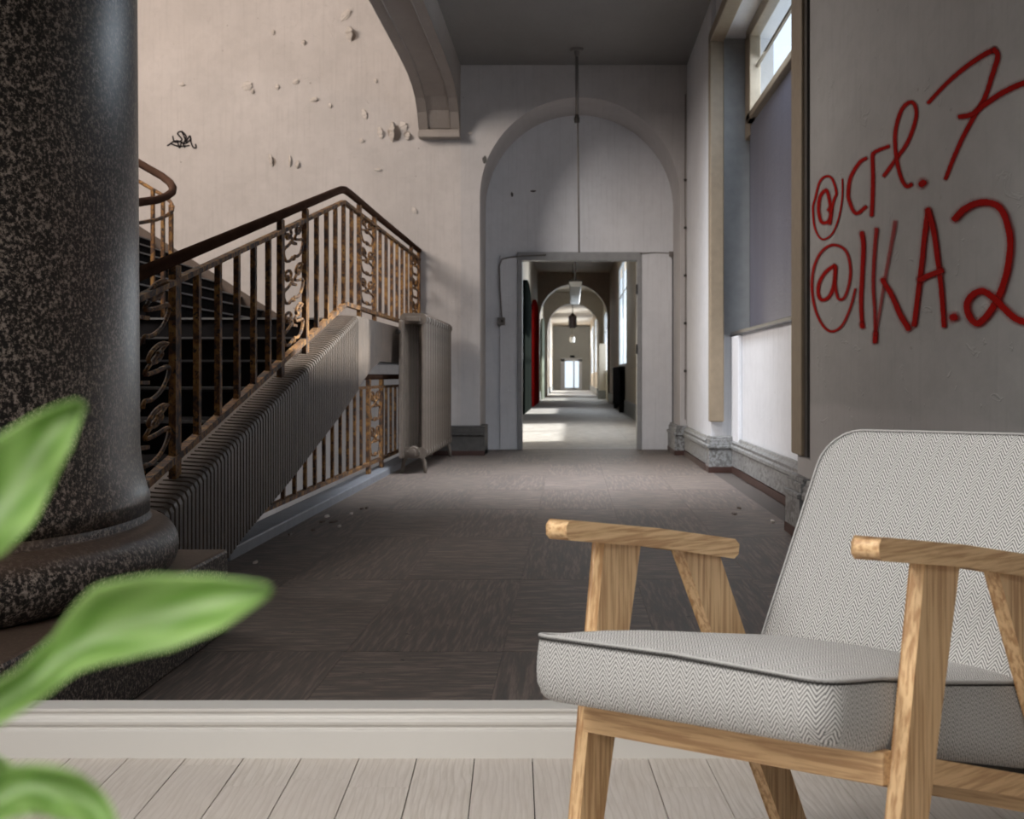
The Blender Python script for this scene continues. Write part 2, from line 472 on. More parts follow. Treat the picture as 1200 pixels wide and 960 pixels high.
pr = [(0, .0), (.018, .0), (.018, .060), (.0175, .0625), (.0150, .0635), (.0105, .0645), (.0095, .067), (.0105, .070), (.0150, .0745), (.0165, .081), (.0150, .087), (.0100, .0905),
      (.0085, .0935), (.0085, .098), (.0105, .1015), (.0130, .1045), (.0130, .1090), (.0110, .1105), (0, .1105)]
bb = MB().prism([(3.85 - d, z) for d, z in pr], 'x', -3.4, 3.0).build('baseboard_front', M['skirting']); st(bb, 'white moulded skirting board of the front room')
wl = MB().box(-3.4, -2.7, 3.85, 3.95, 0, 3.0).box(1.46, 3.0, 3.85, 3.95, 0, 3.0).box(-2.7, 1.46, 3.85, 3.95, 2.15, 3.0).box(-2.7, 1.46, 3.85, 3.95, -.34, .108)
st(wl.build('wall_front', M['room_wall']), 'front room wall with a wide opening on the old corridor')
st(MB().box(-3.5, -3.4, -1.7, 3.95, -.3, 3.0).build('wall_room_left', M['room_wall']))
st(MB().box(3.0, 3.1, -1.7, 3.95, -.3, 3.0).build('wall_room_right', M['room_wall']))
st(MB().box(-3.5, 3.1, -1.7, -1.6, -.3, 3.0).build('wall_room_back', M['room_wall']))
st(MB().box(-3.5, 3.1, -1.7, 3.95, 3.0, 3.1).build('ceiling_room', M['room_wall']))

# ================================================================ CORRIDOR SHELL
gf = MB().box(-1.95, 1.9, 3.95, 23.2, -.30, ZF - .006).box(-8, -1.95, 3.95, 9.3, -.30, ZF - .006).box(-1.6, 1.6, 23.2, 122, -.30, ZF - .006)
flc = gf.build('floor_corridor', M['parq_gap']); st(flc, 'worn dark parquet floor of the old corridor')
# parquet squares with the grain turned from one to the next
LX, LY = .567, 2.18
pm = {}
def panel(x, y, lx, ly, kind):
    key = (round(lx, 3), round(ly, 3), kind)
    if key not in pm:
        o = MB().box(.0006, lx - .0006, .003, ly - .003, -.006, 0).build('parquet_panel', M[('parq_a', 'parq_b', 'parq_far')[kind]], flc)
        pm[key] = o.data
    else:
        o = bpy.data.objects.new('parquet_panel', pm[key]); COL.objects.link(o); o.parent = flc
    o.location = (x, y, ZF)
nx = 6
for j in range(9):
    y = 4.0 + j * LY
    ly = min(LY, 23.2 - y)
    if ly < .1: continue
    for i in range(nx):
        x = -1.95 + i * LX
        panel(x, y, LX, ly, (i + j) % 2)
for j in range(3): panel(-3.2 + 0 * j, 4.0 + j * LY, 1.25, 1.75 if j == 2 else LY, j % 2)
# beyond the door: long fields with a border line each side
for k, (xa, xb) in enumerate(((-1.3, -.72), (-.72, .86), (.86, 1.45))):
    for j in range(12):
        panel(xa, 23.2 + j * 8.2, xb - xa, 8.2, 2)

# --- ceiling
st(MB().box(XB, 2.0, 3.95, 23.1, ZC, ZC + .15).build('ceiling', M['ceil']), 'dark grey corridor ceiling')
st(MB().box(-8.1, XB - .45, 3.9, 21.6, 7.6, 7.75).build('ceiling_stair_hall', M['stair_wall']))
# --- the frontal wall with the arch; it runs on behind the stairs
AX, AR, AZ = .103, 1.262, 3.10
st(MB().arch(XB - .0, 2.0, ZF - .2, ZC + .1, YA, YD, AX, AR, AZ, 40).build('wall_arch', M['hall_wall']), 'plaster wall with a tall round arch across the corridor')
sw = MB().box(-8.1, XB, YA, YD, -2.6, 7.7).build('wall_stair_back', M['stair_wall']); st(sw, 'pale peeling plaster wall behind the staircase')
# --- infill wall inside the arch with the door opening
DX0, DX1, DZ = -.70, .91, 2.455
ww = MB().box(-1.5, DX0, YD - .02, YD + .18, ZF - .2, ZC).box(DX1, 1.6, YD - .02, YD + .18, ZF - .2, ZC).box(DX0, DX1, YD - .02, YD + .18, DZ, ZC)
st(ww.build('wall_door', M['panel_white']), 'white infill wall inside the arch around the doorway')
st(MB().box(-.965, DX0 - .02, YD - .07, YD - .02, ZF, 2.47).build('trim_1', M['panel_white'], bevel=.008), 'white boxed panel left of the doorway')
st(MB().box(DX1 + .02, 1.35, YD - .09, YD - .02, ZF, 2.50).build('trim_2', M['panel_white'], bevel=.008), 'white boxed panel right of the doorway')
df = st(MB().box(DX0 - .03, DX0 + .035, YD - .10, YD + .2, ZF, DZ - .05).box(DX1 - .035, DX1 + .03, YD - .10, YD + .2, ZF, DZ - .05).box(DX0 - .03, DX1 + .03, YD - .10, YD + .2, DZ - .05, DZ + .06).build('door_1', M['trim_grey'], bevel=.006), 'grey wooden door frame of the open doorway')
for z in (1.95, 1.15): MB().box(DX1 - .05, DX1 - .034, YD - .12, YD - .02, z, z + .13).build('hinge', M['dark_metal'], df)

# --- right wall in pieces
NE, FE, PX = 10.95, 17.75, 1.70                # near end and far end of the window bay, plane of the parapet
st(MB().box(XR, 2.1, 3.85, NE, ZF - .2, ZC + .1).build('wall_right', M['near_wall']), 'grey scuffed plaster wall with red graffiti')
st(MB().box(XR, 2.1, FE, YA + .1, ZF - .2, ZC + .1).box(1.5, 2.1, NE, FE, 4.36, ZC + .1).build('wall_right_far', M['panel_white']), 'pale wall pier beyond the boarded window')
st(MB().box(PX, 2.1, NE, FE, ZF - .2, 1.28).build('wall_right_parapet', M['panel_white']), 'white parapet panel under the boarded window')
st(MB().box(PX - .045, PX, FE - .75, FE, ZF, 1.26).build('trim_3', M['panel_white'], bevel=.01))
# jamb linings and the tan frame strips
st(MB().box(XR + .12, 1.95, FE - .02, FE, 1.28, 4.36).build('trim_4', M['trim_grey']))
st(MB().box(XR - .025, XR + .12, FE - .16, FE + .06, ZF + .52, 4.40).box(XR - .025, XR + .12, NE, FE, 4.30, 4.42).build('trim_5', M['tan'], bevel=.012), 'tan wooden frame strip on the far side of the window bay')
st(MB().box(XR - .035, XR + .10, NE - .42, NE + .06, ZF + .50, 4.42).build('trim_6', M['tan'], bevel=.012), 'tan wooden frame strip on the near side of the window bay')
st(MB().box(XR - .018, XR + .02, NE - .56, NE - .45, ZF + .5, 4.6).build('trim_7', M['dark_metal']), 'thin dark cable strip beside the tan frame')
# baseboard: plinth, moulding and dark red strip
def base_run(name, x, y0, y1, ends=False):
    h = .36
    pf = [(x, 0), (x - .03, 0), (x - .03, .07), (x - .045, .075), (x - .045, .235), (x - .06, .25), (x - .06, .275), (x - .045, .29), (x - .05, .315), (x - .03, .335), (x - .02, h), (x, h)]
    o = MB().prism([(a, ZF + b) for a, b in pf], 'y', y0, y1).build(name, M['base'])
    st(o)
    MB().box(x - .05, x - .028, y0 - .002, y1 + .002, ZF, ZF + .065).build('red_strip', M['base_red'], o)
    return o
base_run('baseboard_right', XR, 3.95, NE - .1)
base_run('baseboard_right_bay', PX - .01, NE, FE)
base_run('baseboard_right_far', XR, FE + .2, YA - .1)
def block(name, x0, x1, y0, y1, m='base'):
    h = .36
    o = MB().box(x0, x1, y0, y1, ZF, ZF + .25).box(x0 - .015, x1 + .0, y0 - .02, y1, ZF + .25, ZF + .28).box(x0 + .01, x1, y0 + .01, y1, ZF + .28, ZF + .34).box(x0 + .025, x1, y0 + .03, y1, ZF + .34, ZF + .37).build(name, M[m], bevel=.005)
    st(o); MB().box(x0 - .006, x1, y0 - .008, y1, ZF, ZF + .06).build('red_strip', M['base_red'], o); return o
block('baseboard_block_near', XR - .07, XR + .3, NE - .6, NE + .08)
block('baseboard_block_bay', XR - .04, XR + .26, FE - .22, FE + .25)
block('baseboard_block_corner', 1.29, XR + .1, YA - .14, YD)
block('baseboard_block_arch', XB - .55, -1.085, YA - .22, YA + .6, 'base_dark')

# window with transom and boards
sl = MB().box(PX - .05, 1.96, NE, FE, 1.275, 1.31).build('window_sill', M['sill'], bevel=.006); st(sl, 'dark window sill on the parapet')
wf = MB()
WX = 1.80
Z0, Z1, Y0w, Y1w = 3.42, 4.30, 13.0, 17.35
wf.box(WX - .03, WX + .08, Y0w, Y1w, Z0 - .0, Z0 + .075).box(WX - .03, WX + .08, Y0w, Y1w, Z1 - .06, Z1 + .06).box(WX - .03, WX + .08, Y0w, Y0w + .35, Z0, Z1).box(WX - .03, WX + .08, Y1w - .36, Y1w, Z0, Z1)
wf.box(WX, WX + .10, Y1w, FE, 3.3, 4.36).box(WX, WX + .1, NE, Y0w, 3.3, 4.36)
win = wf.build('window_1', M['tan'], bevel=.01); st(win, 'small tan framed transom window above the grey sheets')
MB().box(WX + .03, WX + .045, Y0w + .3, Y1w - .3, Z0 + .05, Z1 - .04).build('pane', M['glass'], win)
MB().box(WX + .035, WX + .06, Y0w + .3, Y1w - .3, 3.93, 3.96).build('glazing_bar', M['tan'], win)
for z in (3.7, 4.12): MB().box(WX - .06, WX - .03, Y0w + .1, Y0w + .28, z, z + .05).tube([(WX - .05, Y0w + .2, z + .025), (WX - .09, Y0w + .2, z + .0)], .012).build('latch', M['dark_metal'], win)
bd = thing('window_board', 'blue-grey sheets covering the lower part of the side window', 'board', (WX, 14.5, 1.31))
for i, (a, b, dx) in enumerate(((NE, 13.35, .0), (13.36, FE - .35, .018))):
    MB().box(WX + dx, WX + dx + .02, a, b, 1.31, 3.40).build('sheet', M['sheet'], bd, bevel=.004)
MB().box(WX + .05, WX + .07, FE - .4, FE, 1.31, 3.40).build('sheet', M['under'], bd)  # black strip standing for the shaded gap beside the grey sheets
st(MB().box(2.02, 2.1, NE, FE, 1.28, 3.36).build('wall_right_blind', M['under']))

# --- beam / flat arch between corridor and stair hall
bx0, bx1 = -1.91, XB
prof = [(YA, 3.87), (21.32, 3.95), (21.1, 4.14), (20.8, 4.27), (20.4, 4.35), (19.8, 4.40), (18.8, 4.42), (16, 4.42), (4, 4.42), (4, 5.2), (YA, 5.2)]
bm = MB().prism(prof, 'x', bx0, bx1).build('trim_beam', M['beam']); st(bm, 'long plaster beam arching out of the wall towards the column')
inset = [(y, z) for y, z in prof[:9]]
for xx in (bx0 + .0, bx1 - .115):
    q = []
    for y, z in inset: q.append((y - .0, z - .022))
    q2 = q + [(y, z + .01) for y, z in reversed(inset)]
    st(MB().prism(q2, 'x', xx, xx + .115).build('trim_beam_edge', M['beam'], bevel=.006))
st(MB().box(bx0 - .006, bx1 + .006, YA - .25, YA, 3.83, 3.90).box(bx0, bx1, YA - .22, YA, 3.88, 3.93).build('trim_corbel', M['beam'], bevel=.01))
st(MB().box(bx0, bx1, 3.95, YA, 5.15, 7.7).build('wall_upper', M['stair_wall']))

# --- stair hall enclosure
st(MB().box(-8.2, -8.1, 3.9, 21.6, -2.6, 7.7).build('wall_stair_left', M['stair_wall']))
st(MB().box(-8.2, -2.7, 3.85, 3.95, -2.6, 7.7).box(-2.7, -1.35, 3.85, 3.95, 2.15, 7.7).box(-1.4, 2.1, 3.85, 3.95, 2.15, ZC + .1).build('wall_stair_front', M['stair_wall']))
st(MB().box(-8.2, -1.95, 9.2, YA, -2.7, -2.6).build('floor_stairwell', M['kerb']))
st(MB().box(-8.1, -1.95, 9.2, 9.3, -2.6, ZF - .01).build('wall_stairwell_front', M['stair_wall']))
st(MB().box(-2.0, -1.94, 9.3, YA, -2.6, ZF - .01).build('wall_stairwell_side', M['stair_wall']))

# --- corridor beyond the doorway
def side_wall(name, x, x2, segs, y0, y1, z0, z1, m):
    """wall along Y with openings segs=(ya,yb,za,zb)"""
    b = MB(); y = y0
    for ya, yb, za, zb in segs:
        b.box(x, x2, y, ya, z0, z1); b.box(x, x2, ya, yb, z0, za); b.box(x, x2, ya, yb, zb, z1); y = yb
    b.box(x, x2, y, y1, z0, z1)
    return st(b.build(name, M[m]))
wins = [(26.5, 36.5, .95, 4.1), (45.3, 52.7, 1.12, 4.15)]
side_wall('wall_far_right', XR, 1.50, wins, 23.15, 65, ZF - .1, ZC + .1, 'far_wall')
wins2 = [(88, 95, 1.0, 3.9), (102, 113, .95, 3.9)]
side_wall('wall_far_right_end', 1.28, 1.33, wins2, 82, 120, ZF - .1, ZC, 'far_wall')
side_wall('wall_far_left', -1.7, -1.30, [], 23.15, 120, ZF - .1, ZC + .1, 'far_wall')
st(MB().box(-1.4, 2.0, 23.1, 66, ZC, ZC + .15).box(-1.4, 2.0, 66, 82, ZC, ZC + .15).box(-1.4, 2.0, 82, 121, 4.30, 4.9).build('ceiling_far', M['far_wall']))
fa = MB().arch(-1.4, 1.5, ZF - .1, ZC + .1, 65, 66.2, .07, 1.30, 3.04, 32)
fa.arch(-1.4, 1.5, ZF - .1, ZC + .1, 80.5, 82, .07, 1.22, 3.04, 32)
st(fa.build('wall_far_arch', M['far_wall']), 'two plaster arches far down the corridor')
side_wall('wall_far_middle', XR, 1.50, [(69.5, 76.5, 1.0, 3.6)], 66.2, 80.5, ZF - .1, ZC, 'far_wall')
st(MB().box(1.18, XR, 72.5, 74, ZF, 2.2).build('trim_far_pier', M['far_wall']))
st(MB().box(1.12, XR, 72.3, 74, ZF, .22).build('baseboard_far_pier', M['base']))
# end wall with a glazed door
st(MB().box(-1.4, -.66, 120, 120.3, ZF - .1, 4.4).box(.62, 1.5, 120, 120.3, ZF - .1, 4.4).box(-.66, .62, 120, 120.3, 1.95, 4.4).build('wall_far_end', M['far_end']))
ed = st(MB().box(-.78, -.48, 119.8, 120.2, ZF, 2.0).box(.50, .72, 119.8, 120.2, ZF, 2.0).box(-.78, .72, 119.8, 120.2, 1.86, 2.06).box(-.78, .72, 119.9, 120.2, ZF, .0).box(.10, .2, 119.9, 120.15, ZF, 1.9).build('door_2', M['white_paint']), 'white glazed door at the very end of the corridor')
MB().box(-.5, .52, 120.0, 120.03, 0, 1.9).build('pane', M['glass'], ed)
tag(MB().box(-.12, .20, 119.85, 120.0, 2.12, 2.26).build('exit_sign', M['dark_door']), 'small dark sign hanging above the far glazed door', 'sign')
# windows down the right side
for i, (ya, yb, za, zb) in enumerate(wins + [(69.5, 76.5, 1.0, 3.6)] + wins2):
    x = (XR if i < 3 else 1.28) + .004
    b = MB()
    fw = .25
    b.box(x, x + .05, ya, yb, za, za + .07).box(x, x + .05, ya, yb, zb - .07, zb).box(x, x + .05, ya, ya + fw, za, zb).box(x, x + .05, yb - fw, yb, za, zb)
    ym = (ya + yb) / 2
    b.box(x, x + .05, ym - .1, ym + .1, za, zb).box(x, x + .05, ya, yb, za + (zb - za) * .68, za + (zb - za) * .68 + .05)
    wo = st(b.build('window_%d' % (i + 2), M['white_paint']))
    MB().box(x + .02, x + .024, ya, yb, za, zb).build('pane', M['glass'], wo)
# baseboards beyond the door
for nm, x, y0, y1 in (('baseboard_far_right', XR, 23.2, 65), ('baseboard_far_end', 1.28, 82, 120)):
    st(MB().box(x - .05, x, y0, y1, ZF, ZF + .34).build(nm, M['base']))
st(MB().box(-1.30, -1.27, 23.2, 120, ZF, ZF + .33).build('baseboard_far_left', M['base']))
# arched doors along the left wall
def arched_door(name, y0, y1, zt, m, label):
    pts = [(y0, ZF), (y1, ZF)]; yc, r = (y0 + y1) / 2, (y1 - y0) / 2
    for k in range(13):
        a = PI * k / 12; pts.append((yc + r * math.cos(a), zt - .75 + .75 * math.sin(a)))
    o = st(MB().prism(pts, 'x', -1.31, -1.215).build(name, M[m]), label)
    return o
arched_door('door_3', 43.5, 52.0, 3.50, 'dark_door', 'dark arched doorway on the left of the far corridor')
rd = arched_door('door_4', 54.5, 63.2, 3.45, 'red_door', 'red arched door on the left of the far corridor')
arched_door('door_5', 70, 77, 3.3, 'green_door', 'grey-green arched door further down on the left')

# far radiator under the window
def radiator(root, x0, x1, y0, y1, z0, z1, n, m):
    """columns side by side along Y; each section is a tall slim loop"""
    p = (y1 - y0) / n; d = x1 - x0
    proto = None
    for i in range(n):
        yc = y0 + (i + .5) * p
        if proto is None:
            b = MB()
            hw = p * .34
            for xa, xb in ((x0, x0 + d * .30), (x1 - d * .30, x1)):
                b.prism([(xa + .03, yc - hw), (xb - .03, yc - hw), (xb, yc - hw * .3), (xb, yc + hw * .3), (xb - .03, yc + hw), (xa + .03, yc + hw), (xa, yc + hw * .3), (xa, yc - hw * .3)], 'z', z0 + .05, z1 - .05)
            for za, zb in ((z0, z0 + .10), (z1 - .10, z1)):
                b.prism([(x0 + .02, za + (0 if za == z0 else .0)), (x1 - .02, za), (x1, za + .03), (x1 - .0, zb - .03), (x1 - .03, zb), (x0 + .03, zb), (x0, zb - .03), (x0, za + .03)], 'y', yc - p * .38, yc + p * .38)
            b.box(x0 + .06, x1 - .06, yc - p * .5, yc + p * .5, z0 + .02, z0 + .07).box(x0 + .06, x1 - .06, yc - p * .5, yc + p * .5, z1 - .08, z1 - .03)
            o = b.build('section', m, root, bevel=.006); proto = (o, yc)
        else:
            o = proto[0].copy(); COL.objects.link(o); o.location = (0, yc - proto[1], 0)
rf = thing('radiator', 'dark radiator under the bright window in the far corridor', 'radiator', (1.36, 49, ZF))
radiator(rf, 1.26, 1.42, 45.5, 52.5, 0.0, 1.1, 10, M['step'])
for y in (46, 52): MB().box(1.28, 1.4, y - .1, y + .1, ZF, .05).build('foot', M['step'], rf)

# near radiator by the staircase
rn = thing('radiator', 'tall old cast iron radiator beside the landing', 'radiator', (-1.61, 19.3, ZF))
radiator(rn, -1.745, -1.485, 17.35, 21.15, .02, 1.49, 12, M['radiator'])
for y in (17.46, 21.0):
    for sx in (-1, 1):
        xc = -1.615
        MB().tube([(xc + sx * .02, y, .10), (xc + sx * .07, y, .06), (xc + sx * .105, y, -.02), (xc + sx * .12, y, ZF + .01), (xc + sx * .135, y, ZF + .012)], [.03, .028, .022, .02, .026], 8).build('foot', M['radiator'], rn, smooth=True)
vb = MB(); vb.tube([(-1.60, 17.34, .09), (-1.60, 17.22, .09)], [.055, .05], 16)
vb.tube([(-1.60, 17.22, .09), (-1.60, 17.19, .09)], .026, 12); vb.build('end_plug', M['radiator'], rn, smooth=False, bevel=.006)
vb = MB().box(-1.745, -1.70, 17.2, 17.36, ZF + .16, 1.42).build('end_column', M['radiator'], rn, bevel=.015)
MB().tube([(-1.72, 17.25, 1.3), (-1.76, 17.2, 1.3)], .03, 10).build('vent', M['dark_metal'], rn)

# ================================================================ COLUMN
cc = (-1.868, 5.4)
cl = thing('column', 'massive speckled granite column on a square plinth', 'column', (cc[0], cc[1], ZF))
def ell(pairs): return [(a, b, z) for a, b, z in pairs]
sh = []
for i in range(12):
    t_ = i / 11; z = .62 + (4.42 - .62) * t_; k = 1 - .05 * t_
    sh.append((.437 * k, .99 * k, z))
sh = [(.468, 1.05, .40), (.468, 1.05, .455), (.460, 1.035, .475), (.450, 1.01, .52), (.442, .998, .57)] + sh
MB().lathe(sh, cc, n=96).build('shaft', M['granite'], cl, smooth=True)
tor = []
for k in range(13):
    a = -PI / 2 + PI * k / 12
    tor.append((.465 + .09 * math.cos(a), 1.16 + .10 * math.cos(a), .275 + .095 * math.sin(a)))
tor += [(.462, 1.10, .375), (.466, 1.06, .40)]
MB().lathe(tor, cc, n=96).build('torus_moulding', M['granite_dusty'], cl, smooth=True)
MB().box(-2.6, -1.345, 4.02, 6.68, ZF, .18).build('plinth', M['granite_dusty'], cl, bevel=.012)
MB().lathe([(.40, .92, 4.1), (.44, .98, 4.2), (.46, 1.02, 4.3), (.5, 1.1, 4.41)], cc, n=48).build('capital', M['granite'], cl, smooth=True)

# ================================================================ STAIRCASE
SX0, SX1 = -2.02, -1.80                         # stringer thickness
sc = thing('staircase', 'old stone staircase rising along a combed stone stringer to a landing', 'staircase', (-2.4, 12, ZF))
def zt(Y): return .288 + .1615 * (Y - 7.78)     # outer top edge of the stringer
YL = 14.45; ZL = zt(YL) + .0                    # where the landing begins
# stringer as comb: fine vertical ribs on its face
top = [(4.6, ZF), (5.2, ZF), (5.2, zt(5.2)), (YL, ZL), (YA, ZL), (YA, .99), (16.2, .99), (15.6, .93), (13.2, .53), (10.9, .18), (9.5, -.01), (8.7, ZF)]
top = [(6.72, ZF), (6.72, zt(6.72) - .016), (YL - .02, zt(YL) - .016)] + top[3:]
MB().prism(top, 'x', SX0, SX1 - .018).build('stringer', M['stone'], sc)
rb = MB()
def zbot(Y):
    pts = [(8.7, ZF), (9.5, -.01), (10.9, .18), (13.2, .53), (15.6, .93), (16.2, .99)]
    if Y <= 8.7: return ZF
    for (a, za), (b, zb) in zip(pts, pts[1:]):
        if Y <= b: return za + (zb - za) * (Y - a) / (b - a)
    return .99
y = 6.74
while y < YL - .02:
    p = .085
    y2 = y + p * .62
    za, zb = zt(y), zt(y2)
    rr = .035
    # rib on the face, rolled over the edge and across the top
    sec = [(SX1 - .02, 0, 'b'), (SX1, 0, 'b')]
    vs = []
    for yy, zz in ((y, za), (y2, zb)):
        lo = zbot(yy)
        vs += [(SX1 - .02, yy, lo), (SX1, yy, lo), (SX1, yy, zz - rr), (SX1 - .010, yy, zz - rr * .35), (SX1 - rr, yy, zz), (SX0 + .06, yy, zz + .008), (SX0 + .06, yy, zz - .02), (SX1 - .02, yy, zz - .03)]
    n = 8
    rb.add(vs, [(0, 1, 2, 7), (7, 2, 3, 4), (7, 4, 5, 6)] + [(8, 15, 10, 9), (15, 12, 11, 10), (15, 14, 13, 12)] + [(i, 8 + i, 8 + (i + 1) % n, (i + 1) % n) for i in range(n)])
    y += p
ro = rb.build('comb_ribs', M['stone'], sc); ro['kind'] = 'stuff'
RISE = (ZL - .03 - ZF) / 8
for k in range(1, 9):
    z = ZF + RISE * k; yf = 14.2 - 1.10 * (8 - k)
    yf = max(yf, 6.78)
    x0, x1 = -3.42, SX0
    if k == 8: break
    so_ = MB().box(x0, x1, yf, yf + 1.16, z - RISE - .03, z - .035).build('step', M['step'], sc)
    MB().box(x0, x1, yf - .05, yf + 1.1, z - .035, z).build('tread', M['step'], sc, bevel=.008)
    MB().box(x0, x1, yf - .056, yf - .03, z - .012, z + .003).build('nosing', M['nosing'], sc)
zL = ZF + RISE * 8
MB().box(-4.0, SX0, 14.15, YA, zL - .20, zL).build('landing', M['step'], sc)
MB().box(-3.9, SX0, 14.13, 14.17, zL - .012, zL + .003).build('nosing', M['nosing'], sc)
MB().prism([(7.9, ZF), (14.15, zL - .24), (14.15, zL - .42), (9.0, ZF)], 'x', -3.42, SX0).build('flight_soffit', M['hall_wall'], sc)
MB().box(-3.42, SX1 - .02, 14.15, YA, .99, zL - .20).build('landing_soffit', M['hall_wall'], sc)
for k in range(1, 13):                          # the second flight climbs to the left along the wall
    z = zL + .174 * k; x1 = -3.62 - .275 * (k - 1)
    MB().box(x1 - .30, x1, 14.5, YA, z - .30, z - .03).build('step', M['step'], sc)
    MB().box(x1 - .30, x1 + .02, 14.45, YA, z - .03, z).build('tread', M['step'], sc, bevel=.006)
    MB().box(x1 + .012, x1 + .024, 14.45, YA, z - .012, z + .002).build('nosing', M['nosing'], sc)
sk = [(-3.45, zL), (-3.45, zL + .14), (-6.9, zL + 2.33), (-6.9, zL + 2.0), (-3.75, zL)]
MB().prism(sk, 'y', YA - .05, YA).build('skirting', M['skirt_brown'], sc)

# ---------------------------------------------------------------- railings
RX = -1.92
def hr(Y):                                      # handrail height along the near railing
    a = 2.43; 
    return 1.405 + .1655 * (Y - 8.15) if Y < 14.35 else a
def br(Y):
    return min(zt(Y) + .10, ZL + .10)
def spiral(c, r, a0, turns, d, n=22):
    """flat spiral in the (Y,z) plane, d=+1/-1 handedness, ends tight in the centre"""
    pts = []
    for i in range(n + 1):
        t_ = i / n; rr = r * (1 - .72 * t_); a = a0 + d * turns * 2 * PI * t_
        pts.append((c[0] + rr[0] * math.cos(a) if isinstance(rr, tuple) else c[0] + rr * math.cos(a) * c[2], c[1] + rr * math.sin(a)))
    return pts
def scroll_panel(root, x, ya, yb, zlo, zhi, m, tw=.011, shear=0.0):
    """S and C scrolls stacked between two posts"""
    w_ = yb - ya; n = 3 if (zhi - zlo) > .7 else 2
    H = (zhi - zlo) / n; yc = (ya + yb) / 2
    asp = (w_ * .25) / (H * .17)
    objs = []
    for k in range(n):
        z0 = zlo + k * H
        for sgn in (-1, 1):
            cs, czz = .26, .76
            eye = []
            for q_ in range(22):                # spiral opening out from its eye
                t_ = q_ / 21; a = (.45 + 1.175 * 2 * t_) * PI
                rr = .14 + .86 * t_
                eye.append((cs + .205 * rr * math.cos(PI - a) * 1.0, czz + .165 * rr * math.sin(PI - a)))
            body = catmull([eye[-1], (.06, .62), (.22, .52), (.43, .47), (.445, .34), (.34, .17), (.18, .12), (.05, .17), (.03, .08)], 4)[1:]
            pts = [(yc + sgn * a * w_, z0 + H * b + shear * (sgn * a * w_)) for a, b in eye + body]
            MB().tube([(x, a, z) for a, z in pts], tw * .9, 6).build('scroll', m, root, smooth=True)
        # small collar that ties the pair together
        MB().box(x - .012, x + .012, yc - w_ * .10, yc + w_ * .10, z0 + H * .47, z0 + H * .53).build('collar', m, root)
def bar(root, x, y, z0, z1, wx=.015, wy=.032, name='baluster'):
    MB().box(x - wx, x + wx, y - wy, y + wy, z0, z1).build(name, M['rust'], root)

rl = thing('stair_railing', 'rusty ornate iron railing with brown handrail along the stringer and landing', 'railing', (RX, 12, 0.6))
pts = [(RX, y, hr(y)) for y in (6.78, 7.4, 9, 11, 13, 13.9)] + [(RX, 14.2, 2.405), (RX, 14.45, 2.43), (RX, 14.8, 2.435), (RX, 17, 2.43), (RX, 21.5, 2.43)]
MB().tube(pts, .032, 12).build('handrail', M['handrail'], rl, smooth=True)
def flat(root, ptsz, h=.018, wdt=.02, name='rail'):
    b = MB()
    for (ya, za), (yb, zb) in zip(ptsz, ptsz[1:]):
        b.add([(RXc[0] + sx * wdt, y_, z_ + sz * h) for (y_, z_) in ((ya, za), (yb, zb)) for sx, sz in ((-1, -1), (1, -1), (1, 1), (-1, 1))],
              [(0, 1, 2, 3), (7, 6, 5, 4), (0, 4, 5, 1), (1, 5, 6, 2), (2, 6, 7, 3), (3, 7, 4, 0)])
    b.build(name, M['rust'], root)
RXc = [RX]
flat(rl, [(6.78, hr(6.78) - .105), (14.35, 2.43 - .11), (14.9, 2.43 - .11), (21.5, 2.32)], .014, .02, 'upper_rail')
flat(rl, [(6.78, br(6.78)), (14.45, ZL + .10), (14.9, ZL + .10), (21.5, ZL + .10)], .018, .022, 'lower_rail')
panels = [(6.95, 8.26), (11.26, 12.3), (15.42, 16.6), (20.4, 21.42)]
for i, (a, b) in enumerate(panels):
    for y in (a, b):
        bar(rl, RX, y, (zt(y) if y < YL else ZL) - .03, hr(y) - .03, .017, .06, 'post')
    yc = (a + b) / 2
    slope = .1655 if yc < 14.3 else 0
    scroll_panel(rl, RX, a + .07, b - .07, br(yc) + .03, hr(yc) - .09 if i else hr(yc) - .05, M['rust'], .0125, slope)
bars = [8.75, 9.27, 9.79, 10.3, 10.8, 12.84, 13.36, 13.86, 14.36, 14.88, 17.1, 17.65, 18.2, 18.75, 19.3, 19.85]
for y in bars: bar(rl, RX, y, br(y), hr(y) - .11)

# far stringer railing that turns up the second flight
LXr = -3.36
r2 = thing('stair_railing', 'curved end of a second rusty railing, half hidden behind the column', 'railing', (LXr, 13, 1.2))
cur = [(LXr - 0, y, hr(y)) for y in (6.5, 9, 11.5)] 
cur = [(LXr - .02, 11.6, 2.02), (LXr - .01, 12.6, 2.13), (LXr, 13.3, 2.21), (LXr + .01, 13.8, 2.28), (LXr + .012, 14.1, 2.34), (LXr + .0, 14.35, 2.40), (LXr - .04, 14.55, 2.46), (LXr - .10, 14.7, 2.52), (LXr - .19, 14.8, 2.585), (LXr - .34, 14.85, 2.67), (LXr - .6, 14.85, 2.82), (LXr - 1.6, 14.85, 3.45)]
MB().tube(cur, .034, 12).build('handrail', M['handrail'], r2, smooth=True)
MB().tube([(p[0], p[1], p[2] - .16) for p in cur], .016, 8).build('upper_rail', M['rust'], r2, smooth=True)
for p in ((LXr + .005, 14.3, 2.22, 1.28), (LXr - .07, 14.6, 2.32, 1.28), (LXr - .18, 14.78, 2.42, 1.3), (LXr - .28, 14.83, 2.48, 1.4), (LXr - .6, 14.85, 2.68, 1.7), (LXr - .9, 14.85, 2.87, 1.85), (LXr - .02, 12.6, 1.98, 1.05), (LXr - .02, 12.0, 1.92, .95)):
    MB().box(p[0] - .013, p[0] + .013, p[1] - .03, p[1] + .03, p[3], p[2]).build('baluster', M['rust'], r2)

